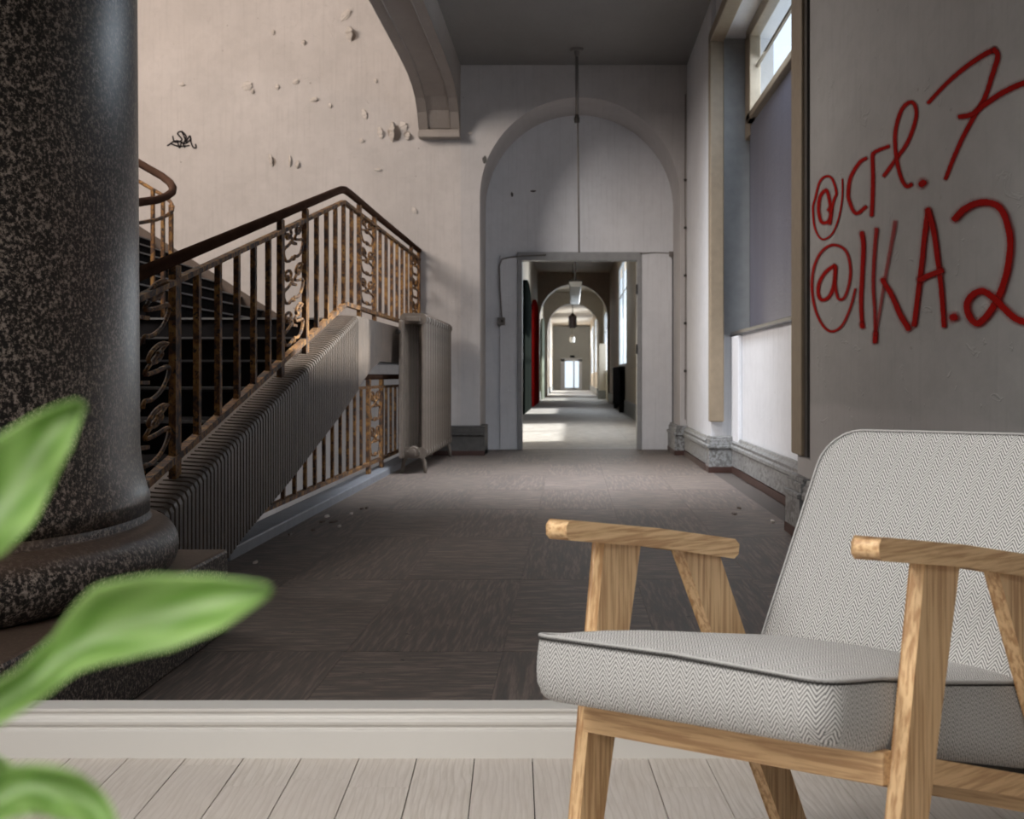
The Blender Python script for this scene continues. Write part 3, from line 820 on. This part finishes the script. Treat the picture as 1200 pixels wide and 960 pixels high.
# lower railing on the kerb under the landing
KX = -1.93
r3 = thing('stair_railing', 'rusty iron railing on the pale kerb below the landing', 'railing', (KX, 15, ZF))
RXc[0] = KX
MB().tube([(KX, 15.35, .845), (KX, 21.4, .845)], .028, 10).build('handrail', M['handrail'], r3, smooth=True)
flat(r3, [(14.75, .745), (21.4, .745)], .013, .018, 'upper_rail')
flat(r3, [(9.6, .02), (21.4, .02)], .016, .02, 'lower_rail')
for y in (16.2, 17.3): bar(r3, KX, y, ZF + .06, .83, .017, .07, 'post')
scroll_panel(r3, KX, 16.3, 17.2, .04, .73, M['rust'], .012)
for i in range(13): 
    yb_ = 10.0 + i * .47; bar(r3, KX, yb_, .02, min(.745, zbot(yb_ - .05) - .004), .012, .03)
for i in range(8): bar(r3, KX, 17.75 + i * .45, .02, .745, .012, .03)
st(MB().box(-2.02, -1.84, 9.2, YA - .2, -.30, -.075).build('trim_kerb', M['kerb'], bevel=.01), 'pale stone kerb under the lower railing')

# ================================================================ HANGING AND WALL FITTINGS
pd = thing('pendant_rod', 'thin iron pendant rod with a ceiling rose in front of the arch', 'lamp rod', (.06, 20.4, ZC))
MB().lathe([(.075, .075, ZC - .03), (.08, .08, ZC - .015), (.08, .08, ZC + .0)], (.062, 20.4), n=24).build('ceiling_rose', M['plug'], pd, smooth=False)
MB().lathe([(.02, .02, ZC - .10), (.035, .035, ZC - .07), (.035, .035, ZC - .03)], (.062, 20.4), n=16).build('cup', M['plug'], pd)
MB().tube([(.062, 20.4, ZC - .09), (.062, 20.4, 3.93)], .020, 8).build('rod', M['plug'], pd, smooth=True)
MB().tube([(.072, 20.4, 3.94), (.088, 20.4, 2.33)], .011, 8).build('lower_rod', M['plug'], pd, smooth=True)
MB().lathe([(.03, .03, 3.88), (.035, .035, 3.93), (.02, .02, 3.98)], (.062, 20.4), n=12).build('collar', M['dark_metal'], pd)
sb = thing('wall_switch', 'small grey switch box with a thin cable left of the doorway', 'switch', (-.93, YD - .08, 1.6))
MB().box(*sorted((P(583, 0, YD - .1).x, P(592, 0, YD - .1).x)), YD - .13, YD - .07, P(0, 381, YD - .1).z, P(0, 372, YD - .1).z).build('box', M['plug'], sb, bevel=.008)
yy = YD - .085
MB().tube([P(588, 372, yy), P(586, 340, yy), P(585, 312, yy), P(588, 304, yy), P(596, 302, yy), P(612, 300, yy - .03), P(640, 299, yy - .03)], .009, 6).build('cable', M['plug'], sb, smooth=True)
MB().box(P(587, 0, yy).x, P(590, 0, yy).x, YD - .15, YD - .12, P(0, 378, yy).z, P(0, 375, yy).z).build('toggle', M['dark_metal'], sb)
cp = thing('wall_cable', 'thin cable along the ledge right of the door head', 'cable', (1.1, yy, 2.5))
MB().tube([P(750, 297, yy - .03), P(768, 296, yy), P(786, 297, yy), P(788, 304, yy)], .008, 6).build('run', M['plug'], cp)
MB().box(P(784, 0, yy).x, P(789, 0, yy).x, YD - .12, YD - .07, P(0, 301, yy).z, P(0, 295, yy).z).build('clip', M['plug'], cp)
c2 = thing('wall_cable', 'thin vertical cable in the corner right of the arch', 'cable', (XR - .02, YA - .04, 1.6))
MB().tube([(XR - .02, YA - .05, 4.4), (XR - .025, YA - .05, 3.2), (XR - .018, YA - .05, 2.2), (XR - .022, YA - .05, .3)], .008, 6).build('run', M['plug'], c2)
for z in (.9, 1.5, 2.1, 2.7, 3.3): MB().box(XR - .04, XR - .005, YA - .07, YA - .03, z, z + .03).build('clip', M['dark_metal'], c2)
ft = thing('ceiling_light', 'long white box light hanging in the far corridor', 'lamp', (.09, 45, 3.1))
MB().prism([(-.03, 2.95), (.21, 2.95), (.235, 3.06), (-.055, 3.06)], 'y', 40, 50).build('diffuser', M['diffuser'], ft, bevel=.01)
MB().box(-.06, .24, 40, 50, 3.06, 3.10).build('housing', M['plug'], ft)
for y in (41.0, 49): MB().tube([(.09, y, 3.1), (.09, y, ZC)], .012, 6).build('rod', M['plug'], ft)
def lantern(Y, zb, ztp, r, label):
    o = thing('lantern', label, 'lamp', (.03, Y, zb))
    MB().lathe([(r * .75, r * .75, zb), (r, r, zb + (ztp - zb) * .2), (r, r, zb + (ztp - zb) * .7), (r * .8, r * .8, zb + (ztp - zb) * .8)], (.03, Y), n=12).build('shade', M['diffuser'], o, smooth=False)
    MB().lathe([(r * 1.15, r * 1.15, zb + (ztp - zb) * .78), (r * .5, r * .5, ztp - .05), (r * .12, r * .12, ztp)], (.03, Y), n=12).build('cap', M['brass'], o)
    MB().tube([(.03, Y, ztp - .02), (.03, Y, ZC if Y < 80 else 4.3)], .012, 6).build('rod', M['brass'], o)
    for k in range(6):
        a = k * PI / 3
        MB().tube([(.03 + r * 1.02 * math.cos(a), Y + r * 1.02 * math.sin(a), zb + .05), (.03 + r * 1.02 * math.cos(a), Y + r * 1.02 * math.sin(a), zb + (ztp - zb) * .8)], .012, 5).build('bar', M['brass'], o)
lantern(60, 2.52, 3.05, .13, 'brass lantern hanging before the far arch')
lantern(90, 2.60, 2.98, .14, 'smaller pale lantern hanging furthest down the corridor')

# ---------------------------------------------------------------- graffiti
LAY = [0]
def ribbon(root, name, m, pts, wpx, proj, alpha=1.0, smooth=True):
    """flat paint mark lying on a wall; soft edge from the UV across"""
    c = catmull(pts) if smooth else pts
    LAY[0] += 1
    vs, fs, uvs = [], [], []
    n = len(c); W = wpx
    ws = [W] * n if not isinstance(wpx, list) else [wpx[0] + (wpx[1] - wpx[0]) * i / (n - 1) for i in range(n)]
    # round ends
    d0 = Vector((c[0][0] - c[1][0], c[0][1] - c[1][1])).normalized(); d1 = Vector((c[-1][0] - c[-2][0], c[-1][1] - c[-2][1])).normalized()
    ext = [];
    for s_ in (.95, .7, .35): ext.append((c[0][0] + d0.x * ws[0] * s_, c[0][1] + d0.y * ws[0] * s_, ws[0] * math.sqrt(1 - s_ * s_), 1))
    mid = [(x, y_, ws[i], 1) for i, (x, y_) in enumerate(c)]
    ext2 = [(c[-1][0] + d1.x * ws[-1] * s_, c[-1][1] + d1.y * ws[-1] * s_, ws[-1] * math.sqrt(1 - s_ * s_), 1) for s_ in (.35, .7, .95)]
    allp = ext + mid + ext2
    for i, (x, y_, w_, _) in enumerate(allp):
        a = allp[max(i - 1, 0)]; b = allp[min(i + 1, len(allp) - 1)]
        t = Vector((b[0] - a[0], b[1] - a[1]));
        if t.length < 1e-6: t = Vector((1, 0))
        t.normalize(); nn = Vector((-t.y, t.x))
        endv = 1.0
        if i < 3: endv = (.95, .7, .35)[i]
        elif i >= len(allp) - 3: endv = (.35, .7, .95)[i - (len(allp) - 3)]
        else: endv = 0
        for k, sd in enumerate((-1, -.5, 0, .5, 1)):
            vs.append(proj(x + nn.x * w_ * sd, y_ + nn.y * w_ * sd, LAY[0] + i / len(allp))); uvs.append((alpha, max(abs(sd), endv) if endv else abs(sd)))
    for i in range(len(allp) - 1):
        for k in range(4):
            fs.append((i * 5 + k, i * 5 + k + 1, (i + 1) * 5 + k + 1, (i + 1) * 5 + k))
    me = bpy.data.meshes.new(name); o0 = Vector(root['_loc'])
    me.from_pydata([tuple(Vector(v) - o0) for v in vs], [], fs); me.materials.append(m)
    ul = me.uv_layers.new(name='UVMap')
    for p in me.polygons:
        for li in p.loop_indices: ul.data[li].uv = uvs[me.loops[li].vertex_index]
    o = bpy.data.objects.new(name, me); COL.objects.link(o); o.parent = root
    return o
def on_right(px, py, lay):
    Y = YX(px, XR); p = P(px, py, Y); return (XR - .0015 - .0003 * lay, p.y, p.z)
g1 = thing('graffiti', 'upper red spray-painted line reading @crl.7 on the right wall', 'graffiti', (XR, 8, 2.2))
g2 = thing('graffiti', 'lower red spray-painted line reading @IKA.2 on the right wall', 'graffiti', (XR, 8, 1.3))
def A(pts): return [(930 + x / 4.444, 30 + y / 4.444) for x, y in pts]
def B(pts): return [(930 + x / 4.444, 220 + y / 4.444) for x, y in pts]
def red(root, pts, wd, alpha=1.0): ribbon(root, 'stroke', M['spray'], pts, [x * 1.0 for x in wd] if isinstance(wd, list) else wd, on_right, alpha)
red(g1, A([(705, 400), (800, 300), (900, 215), (1000, 148), (1048, 128)]), [4.2, 6.6])
red(g1, A([(1048, 128), (1066, 160), (1040, 250), (1000, 370), (950, 460), (880, 590), (830, 705), (795, 795)]), [6.4, 4.6])
red(g1, A([(870, 475), (930, 462), (1000, 410), (1100, 345), (1200, 300), (1290, 275)]), [5.6, 7.0])
red(g1, A([(475, 780), (540, 690), (600, 600), (640, 480), (632, 412), (600, 402), (560, 450), (532, 560), (538, 690), (562, 790), (590, 836), (615, 828)]), 4.4)
red(g1, A([(672, 826), (678, 818)]), 8.2)
red(g1, A([(410, 985), (414, 900), (416, 780), (414, 680), (425, 660), (455, 645), (497, 630)]), [4.6, 3.8])
red(g1, [*A([(378, 692), (345, 715), (300, 790), (288, 870)]), *B([(290, 60), (315, 122), (340, 132), (378, 100)])], 4.0)
red(g1, [*A([(185, 960)]), *B([(200, 100), (188, 170), (150, 180), (133, 120), (140, 50)]), *A([(165, 860), (180, 870), (198, 960)]), *B([(192, 185)])], 3.7)
red(g1, [*B([(196, 130), (215, 60)]), *A([(226, 870), (205, 800), (175, 785), (140, 812), (115, 900)]), *B([(104, 110), (114, 210), (150, 268), (200, 245), (235, 170), (256, 60)]), *A([(258, 800)])], [3.0, 1.6])
red(g2, B([(215, 405), (170, 440), (137, 495), (132, 555), (152, 585), (188, 568), (212, 510), (222, 420)]), 3.9)
red(g2, B([(222, 410), (220, 500), (236, 575), (268, 572), (293, 500), (300, 420), (282, 340), (240, 303), (190, 303), (140, 345), (106, 430), (100, 540), (122, 650), (165, 728), (210, 748), (258, 715), (300, 625), (325, 530)]), [3.4, 2.8], .9)
red(g2, B([(360, 238), (368, 310), (362, 450), (356, 600), (362, 715)]), [5.4, 4.2])
red(g2, B([(360, 712), (363, 722)]), 5.2)
red(g2, B([(437, 218), (426, 350), (420, 500), (428, 650), (430, 790)]), [4.8, 3.4], .85)
red(g2, B([(432, 760), (430, 800)]), 5.4)
red(g2, B([(535, 180), (520, 270), (490, 430), (462, 600), (434, 770)]), [4.6, 2.6], .7)
red(g2, B([(470, 482), (520, 565), (562, 660), (605, 732)]), [5.6, 6.8])
red(g2, B([(636, 712), (655, 560), (675, 400), (690, 250), (708, 125)]), 6.0)
red(g2, B([(708, 118), (735, 210), (757, 360), (778, 530), (792, 718)]), [6.8, 5.4])
red(g2, B([(668, 478), (720, 455), (778, 432)]), 6.6)
red(g2, B([(840, 676), (846, 674)]), 9.2)
red(g2, B([(852, 160), (900, 112), (980, 78), (1062, 88), (1112, 150), (1140, 270), (1130, 400), (1095, 530), (1050, 620), (1002, 685), (960, 705), (922, 660), (915, 600), (948, 555), (1000, 540), (1060, 580), (1120, 640), (1170, 682), (1230, 700), (1300, 690)]), 8.0)

g3 = thing('graffiti', 'small black scribbled tag on the pale stair wall', 'graffiti', (-4.9, YA, 3.8))
def on_back(px, py, lay): p = P(px, py, YA); return (p.x, YA - .003 - .0002 * lay, p.z)
def Z1_(pts): return [(x / 3, y / 3) for x, y in pts]
for s_ in ([(590, 512), (620, 495), (650, 505), (672, 490)], [(608, 480), (615, 500), (640, 492), (625, 470), (640, 465), (655, 500)], [(640, 462), (655, 480), (648, 500)], [(600, 505), (630, 515), (665, 512)],
           [(655, 498), (668, 478), (672, 500), (680, 518), (690, 520), (688, 508)], [(625, 500), (632, 520), (640, 500), (650, 518)]):
    ribbon(g3, 'stroke', M['marker'], Z1_(s_), 1.0, on_back)

# ---------------------------------------------------------------- peeling paint on the stair wall
def flake(px, py, w_, h_, curl, a):
    """a lifted chip of paint with the bare patch behind it"""
    c = P(px, py, YA); s = YA / FPX; W_, H_ = w_ * s, h_ * s
    n = 9; vs = []; fs = []
    for i in range(n):
        t = i / (n - 1); ww_ = W_ * (math.sin(PI * min(.97, t * .9 + .06)) ** .7) * (1 + .25 * math.sin(i * 2.3 + px))
        for sd in (-1, 1):
            lift = curl * s * (1 + sd) / 2 * math.sin(PI * t)
            x_ = sd * ww_ / 2; z_ = (.5 - t) * H_
            vs.append((c.x + x_ * math.cos(a) - z_ * math.sin(a), YA - .006 - lift, c.z + x_ * math.sin(a) + z_ * math.cos(a)))
    for i in range(n - 1): fs.append((2 * i, 2 * i + 1, 2 * i + 3, 2 * i + 2))
    b = MB(); b.v = vs; b.f = fs
    o = b.build('paint_flake', M['chip'], sw)
    md = o.modifiers.new('solid', 'SOLIDIFY'); md.thickness = .006
for a in ((410, 40, 9, 17, 14, .1), (405, 18, 16, 8, 4, .8), (460, 155, 7, 24, 16, 0), (446, 156, 6, 14, 5, .2), (478, 160, 6, 9, 7, -.2), (473, 148, 8, 12, 3, .5), (427, 134, 6, 12, 3, .3),
          (318, 188, 4, 15, 5, .15), (340, 189, 3, 14, 4, 0), (349, 193, 4, 9, 5, -.2), (290, 101, 12, 10, 3, .4), (296, 107, 4, 6, 4, 0), (368, 117, 9, 5, 5, .2), (347, 96, 7, 5, 3, .6), (387, 124, 4, 5, 3, 0),
          (325, 102, 5, 6, 3, .1), (320, 38, 4, 6, 3, 0), (356, 50, 4, 6, 5, 0), (213, 99, 8, 4, 2, 0), (443, 199, 8, 3, 3, 0), (486, 247, 5, 9, 2, .6), (424, 165, 5, 6, 3, .9), (551, 156, 5, 3, 2, 0), (440, 95, 4, 5, 2, .3)):
    flake(*a)
def patch(px, py, w_, h_, Y, x=None):
    pts = []
    for k in range(11):
        a = 2 * PI * k / 11; r = .75 + .3 * random.random()
        pts.append((px + w_ / 2 * r * math.cos(a), py + h_ / 2 * r * math.sin(a)))
    b = MB(); vs = [P(p[0], p[1], Y) for p in pts]; b.add(vs, [tuple(range(11))[::-1]]); return b
for px, py, w_, h_ in ((412, 42, 12, 14), (463, 156, 18, 20), (320, 190, 8, 12), (477, 158, 9, 10)):
    b = patch(px, py, w_, h_, YA - .002); b.build('bare_patch', M['bare'], sw)
for px, py, w_, h_ in ((568, 187, 6, 10), (625, 224, 8, 2.4), (600, 228, 3, 6)):
    Yp = YA + .6 if px < 575 else YD - .024
    patch(px, py, w_, h_, YA - .003 if px < 575 else Yp).build('bare_patch', M['base_dark'], sw)

# chips of plaster lying on the corridor floor
for i, (px, py, r) in enumerate(((383, 606, .035), (391, 612, .045), (378, 612, .03), (398, 618, .02), (424, 597, .03), (430, 596, .022), (412, 603, .02), (367, 622, .02), (340, 627, .025), (300, 660, .02), (866, 596, .03), (860, 603, .035), (905, 612, .03))):
    Y = 2000.0 / (py - 440); c = P(px, py, Y); 
    pts = []
    for k in range(6):
        a = 2 * PI * k / 6; rr = r * (.6 + .5 * random.random()); pts.append((c.x + rr * .6 * math.cos(a), Y + rr * 3 * math.sin(a)))
    o = MB().prism(pts, 'z', ZF + .001, ZF + .012).build('plaster_chip', M['chip'] if i % 3 == 0 else M['skirt_brown'], origin=(c.x, Y, ZF))
    tag(o, *(('small plaster chip on the parquet beside the right baseboard', 'debris', 'chips by the right baseboard') if px > 800 else ('small plaster chip on the parquet near the lower stair railing', 'debris', 'chips near the lower railing')))

# ================================================================ ARMCHAIR
CA = math.radians(41.5)
ch = thing('armchair', 'armchair with oak frame and grey herringbone tweed seat and back', 'armchair', (-.047, 2.691, 0), -CA)
ch['_loc'] = [0, 0, 0]
def slab(name, m, uc, th, pts, bev=.004, label=None):
    """outline pts in (depth, height), extruded across the chair"""
    o = MB().prism(pts, 'x', uc - th / 2, uc + th / 2).build(name, m, ch, bevel=bev)
    return o
def lerp(a, b, t): return tuple(x + (y - x) * t for x, y in zip(a, b))
# front legs: (top front, top back) to (foot back, foot front)
def leg_ext(top, low):                          # carry the edge line down to the floor
    t = (top[1] - 0) / (top[1] - low[1]); return (top[0] + (low[0] - top[0]) * t, 0)
FLT = ((.145, .600), (.083, .146)); FLB = ((.231, .585), (.134, .136))
NLT = ((.165, .610), (.095, .244)); NLB = ((.256, .595), (.163, .230))
slab('leg', M['oak_leg'], -.002, .026, [FLT[0], FLB[0], leg_ext(*FLB), leg_ext(*FLT)])
slab('leg', M['oak_leg'], .579, .026, [NLT[0], NLB[0], leg_ext(*NLB), leg_ext(*NLT)])
RLT = ((.345, .570), (.584, .147)); RLB = ((.443, .555), (.660, .127))
slab('leg', M['oak_leg'], -.002, .026, [RLT[0], RLB[0], (.735, 0), leg_ext(*RLT)])
dn = .026
slab('leg', M['oak_leg'], .579, .026, [(RLT[0][0] + dn, RLT[0][1] + .01), (RLB[0][0] + dn, RLB[0][1] + .01), (.755, 0), (leg_ext(*RLT)[0] + dn * .8, 0)])
# armrests: boards that fall towards the back
def arm(u0, u1, v0, z0, v1, z1, th):
    pts = [(v0 + .006, z0 - th), (v0, z0 - th + .006), (v0, z0 - .006), (v0 + .006, z0)]
    pts = pts + [(v0 + (v1 - v0) * .5, (z0 + z1) / 2 + .003), (v1 - .01, z1), (v1, z1 - .008), (v1 - .002, z1 - th * 1.05 + .004), (v1 - .012, z1 - th * 1.1), (v0 + (v1 - v0) * .5, (z0 + z1) / 2 + .003 - th)]
    MB().prism(pts, 'x', u0, u1).build('armrest', M['oak_arm'], ch, bevel=.010, seg=4)
arm(-.014, .030, .029, .627, .483, .566, .024)
arm(.566, .610, .008, .638, .470, .578, .024)
# rails
MB().box(.011, .567, .085, .110, .286, .334).build('front_rail', M['oak_rail'], ch, bevel=.003)
def srail(u):
    slab('side_rail', M['oak_rail'], u, .022, [(.13, .300), (.13, .326), (.62, .200), (.62, .172)], .003)
MB().prism([(.15, .287), (.15, .318), (.60, .203), (.60, .174)], 'x', .568, .590).build('side_rail', oak('oak_side_rail', (110, 7, 160), (.40, .23, .11), (.66, .44, .235)), ch, bevel=.003)
MB().prism([(.15, .292), (.15, .320), (.60, .203), (.60, .174)], 'x', -.013, .010).build('side_rail', M['oak_rail'], ch, bevel=.003)
MB().box(.0, .575, .575, .60, .150, .190).build('rear_rail', M['oak_rail'], ch, bevel=.003)
MB().prism([(.09, .318), (.09, .330), (.60, .222), (.60, .205)], 'x', .03, .55).build('seat_board', M['under'], ch)

# seat cushion as stacked rounded-rectangle rings
def rrect(u0, u1, v0, v1, r, n=6):
    pts = []
    for cx_, cy_, a0 in ((u1 - r, v1 - r, 0), (u0 + r, v1 - r, PI / 2), (u0 + r, v0 + r, PI), (u1 - r, v0 + r, 1.5 * PI)):
        for k in range(n + 1):
            a = a0 + PI / 2 * k / n; pts.append((cx_ + r * math.cos(a), cy_ + r * math.sin(a)))
    return pts
def subdiv_ring(p, per=3):
    out = []
    for i in range(len(p)):
        a, b = p[i], p[(i + 1) % len(p)]; d = math.dist(a, b); n = max(1, int(d / .03))
        for k in range(n): out.append(lerp(a, b, k / n))
    return out
def cushion(name, u0, u1, v0, v1, zb, ztop, crown, r, xf, uvf, rb_=.022):
    ring = subdiv_ring(rrect(u0, u1, v0, v1, r)); cu, cv = (u0 + u1) / 2, (v0 + v1) / 2
    hu, hv = (u1 - u0) / 2, (v1 - v0) / 2
    vs, fs = [], []
    levels = []
    for k in range(5):                          # rounded lower edge
        a = PI / 2 * k / 4; levels.append((rb_ * (1 - math.sin(a)), 0 + rb_ * (1 - math.cos(a)), 0))
    for t in (.3, .5, .7, .88, 1.0): levels.append((-.004 * math.sin(PI * t), t, 1))
    N = len(ring)
    def height(t, u, v): return zb(v) + (ztop(v, u) - zb(v)) * t
    rows = []
    for ins, h, mode in levels:
        row = []
        for (u, v) in ring:
            su, sv = (u - cu) / hu, (v - cv) / hv
            uu = cu + (u - cu) * (1 - ins / hu); vv = cv + (v - cv) * (1 - ins / hv)
            z = zb(v) + h if mode == 0 else height(h, u, v)
            row.append((uu, vv, z))
        rows.append(row)
    for ins in (.012, .035, .07, .11, .16, .21, .245):
        row = []
        for (u, v) in ring:
            k = max(0, 1 - ins / min(hu, hv))
            uu, vv = cu + (u - cu) * k, cv + (v - cv) * k
            t = 1 - k
            z = ztop(vv, uu) + crown * (1 - (1 - min(1, t * 1.25)) ** 2.6)
            row.append((uu, vv, z))
        rows.append(row)
    rows[-1] = rows[-1]
    for row in rows: vs += [xf(p) for p in row]
    for i in range(len(rows) - 1):
        for k in range(N): fs.append((i * N + k, i * N + (k + 1) % N, (i + 1) * N + (k + 1) % N, (i + 1) * N + k))
    c0 = len(vs); vs.append(xf((cu, cv, zb(cv)))); fs += [(c0, (k + 1) % N, k) for k in range(N)]
    c1 = len(vs); vs.append(xf((cu, cv, ztop(cv, cu) + crown))); b0 = (len(rows) - 1) * N
    fs += [(c1, b0 + k, b0 + (k + 1) % N) for k in range(N)]
    b = MB(); b.v = vs; b.f = fs
    o = b.build(name, M['tweed'], ch, smooth=True, uvf=uvf)
    edge = [xf((p[0] , p[1], p[2] + .002)) for p in rows[9]]
    return o, edge
def ident(p): return p
def uv_box(c, n):
    ax, ay, az = abs(n[0]), abs(n[1]), abs(n[2])
    if az > .78: return (c[0], c[1])
    if ay >= ax: return (c[0], c[2])
    return (c[1], c[2])
zb = lambda v: .346 - .218 * (v - .0)
def ztop(v, u):
    near = max(0, min(1, (u - .30) / .25))
    return .455 - .135 * (v + .03) - .010 * near + .006 * max(0, 1 - abs(v - .1) / .15) * near
se, edge = cushion('seat', .012, .560, -.045, .585, zb, ztop, .026, .045, ident, uv_box, .022)
MB().tube(edge, .0030, 6, closed=True).build('piping', M['piping'], se, smooth=True, origin=(0, 0, 0))
MB().tube([(p[0], p[1] - (.0022 if p[1] < .1 else 0), p[2] - .0045) for p in edge], .0016, 5, closed=True).build('seam', M['under'], se, smooth=True, origin=(0, 0, 0))

# back cushion: same construction laid on the leaning plane
bs = math.atan2(.60, 1.0)                       # lean from the vertical
bo = Vector((0, .500, .345)); ex = Vector((1, 0, 0)); ez = Vector((0, math.sin(bs), math.cos(bs))); en = Vector((0, -math.cos(bs), math.sin(bs)))
def bxf(p):                                     # p = (u, height along the back, distance out of the back)
    q = bo + ex * p[0] + ez * p[1] + en * (p[2] - .075)
    q = q + Vector((0, 0, 0)); return tuple(q)
def uv_back(c, n):
    d = Vector(c) - bo; return (c[0], d.dot(ez)) if abs(Vector(n).dot(en)) > .5 else (c[0] + d.dot(en), d.dot(ez))
bk, e2 = cushion('backrest', .040, .585, -.03, .488, lambda v: 0.0, lambda v, u: .062, .016, .075, bxf, uv_back)
MB().tube(e2, .0022, 6, closed=True).build('piping', M['piping'], bk, smooth=True, origin=(0, 0, 0))

# ================================================================ HOUSEPLANT
YP = .60
hp = thing('houseplant', 'blurred green houseplant with pointed leaves close to the viewer', 'plant', (-.36, .60, 0))
def leaf(spine, wl_, wr_, Y, bow=.012, fold=.010, dY=0.0):
    """spine in picture pixels, half widths each side in pixels; turned into real size at distance Y"""
    n = len(spine); c = catmull(spine, 5); m = len(c)
    def interp(arr, t):
        f = t * (len(arr) - 1); i = min(int(f), len(arr) - 2); return arr[i] + (arr[i + 1] - arr[i]) * (f - i)
    vs, uvs, fs = [], [], []
    for i, (x, y_) in enumerate(c):
        t = i / (m - 1)
        a = c[max(0, i - 1)]; b = c[min(m - 1, i + 1)]; d = Vector((b[0] - a[0], b[1] - a[1])).normalized(); nn = Vector((-d.y, d.x))
        for k in range(9):
            s_ = (k - 4) / 4; ww = interp(wl_ if s_ < 0 else wr_, t)
            off = nn * (s_ * ww)
            yy_ = Y + dY * t + bow * math.sin(PI * t) - fold * (s_ ** 2) * 1.0 + .004 * math.sin(t * 14) * s_
            vs.append(P(x + off.x, y_ + off.y, yy_)); uvs.append((t, s_))
    for i in range(m - 1):
        for k in range(8): fs.append((i * 9 + k, i * 9 + k + 1, (i + 1) * 9 + k + 1, (i + 1) * 9 + k))
    b = MB(); b.v = [tuple(v) for v in vs]; b.f = fs
    o = b.build('leaf', M['leaf'], hp, smooth=True)
    ul = o.data.uv_layers.new(name='UVMap')
    for p in o.data.polygons:
        for li in p.loop_indices: ul.data[li].uv = uvs[o.data.loops[li].vertex_index]
    md = o.modifiers.new('solid', 'SOLIDIFY'); md.thickness = .0008
    return o
leaf([(-30, 838), (30, 803), (78, 768), (130, 738), (190, 722), (255, 706), (318, 690)], [20, 18, 26, 52, 48, 30, 1], [24, 22, 22, 38, 40, 29, 1], YP)
leaf([(-60, 668), (-20, 628), (10, 590), (35, 548), (62, 508), (96, 472)], [50, 58, 62, 55, 30, 2], [10, 30, 36, 32, 26, 3], YP + .02)
leaf([(-30, 955), (0, 935), (40, 922), (85, 930), (118, 955), (140, 1010)], [20, 30, 24, 22, 14, 2], [20, 26, 32, 34, 20, 2], YP - .03)
leaf([(-40, 890), (-10, 902), (15, 915), (30, 935)], [14, 16, 12, 2], [14, 16, 12, 2], YP + .03)
leaf([(-60, 700), (-100, 660), (-150, 600), (-190, 560)], [20, 60, 50, 2], [20, 60, 50, 2], YP + .01)
top_ = P(-60, 850, YP)
MB().tube([(-.36, .60, .30), (-.34, .60, .45), (-.28, .60, .62), P(-100, 865, YP), P(-25, 834, YP)], [.007, .006, .005, .004, .003], 8).build('stem', M['stem'], hp, smooth=True)
MB().tube([(-.37, .60, .30), (-.36, .61, .5), (-.33, .61, .68), P(-110, 745, YP + .02), P(-55, 668, YP + .02)], [.007, .006, .005, .004, .003], 8).build('stem', M['stem'], hp, smooth=True)
MB().tube([(-.35, .59, .30), (-.32, .58, .5), (-.27, .57, .62), P(-30, 955, YP - .03)], [.006, .005, .004, .003], 8).build('stem', M['stem'], hp, smooth=True)
MB().tube([(-.37, .62, .30), (-.34, .63, .55), P(-40, 890, YP + .03)], [.006, .005, .003], 8).build('stem', M['stem'], hp, smooth=True)
MB().lathe([(.10, .10, 0), (.105, .105, .01), (.135, .135, .29), (.150, .150, .29), (.152, .152, .33), (.138, .138, .33), (.132, .132, .30)], (-.36, .60), n=32).build('pot', M['pot'], hp, smooth=False)
MB().lathe([(.128, .128, .285), (.128, .128, .302), (.04, .04, .308)], (-.36, .60), n=24).build('soil', M['soil'], hp)

for o in bpy.data.objects:
    if '_loc' in o: del o['_loc']
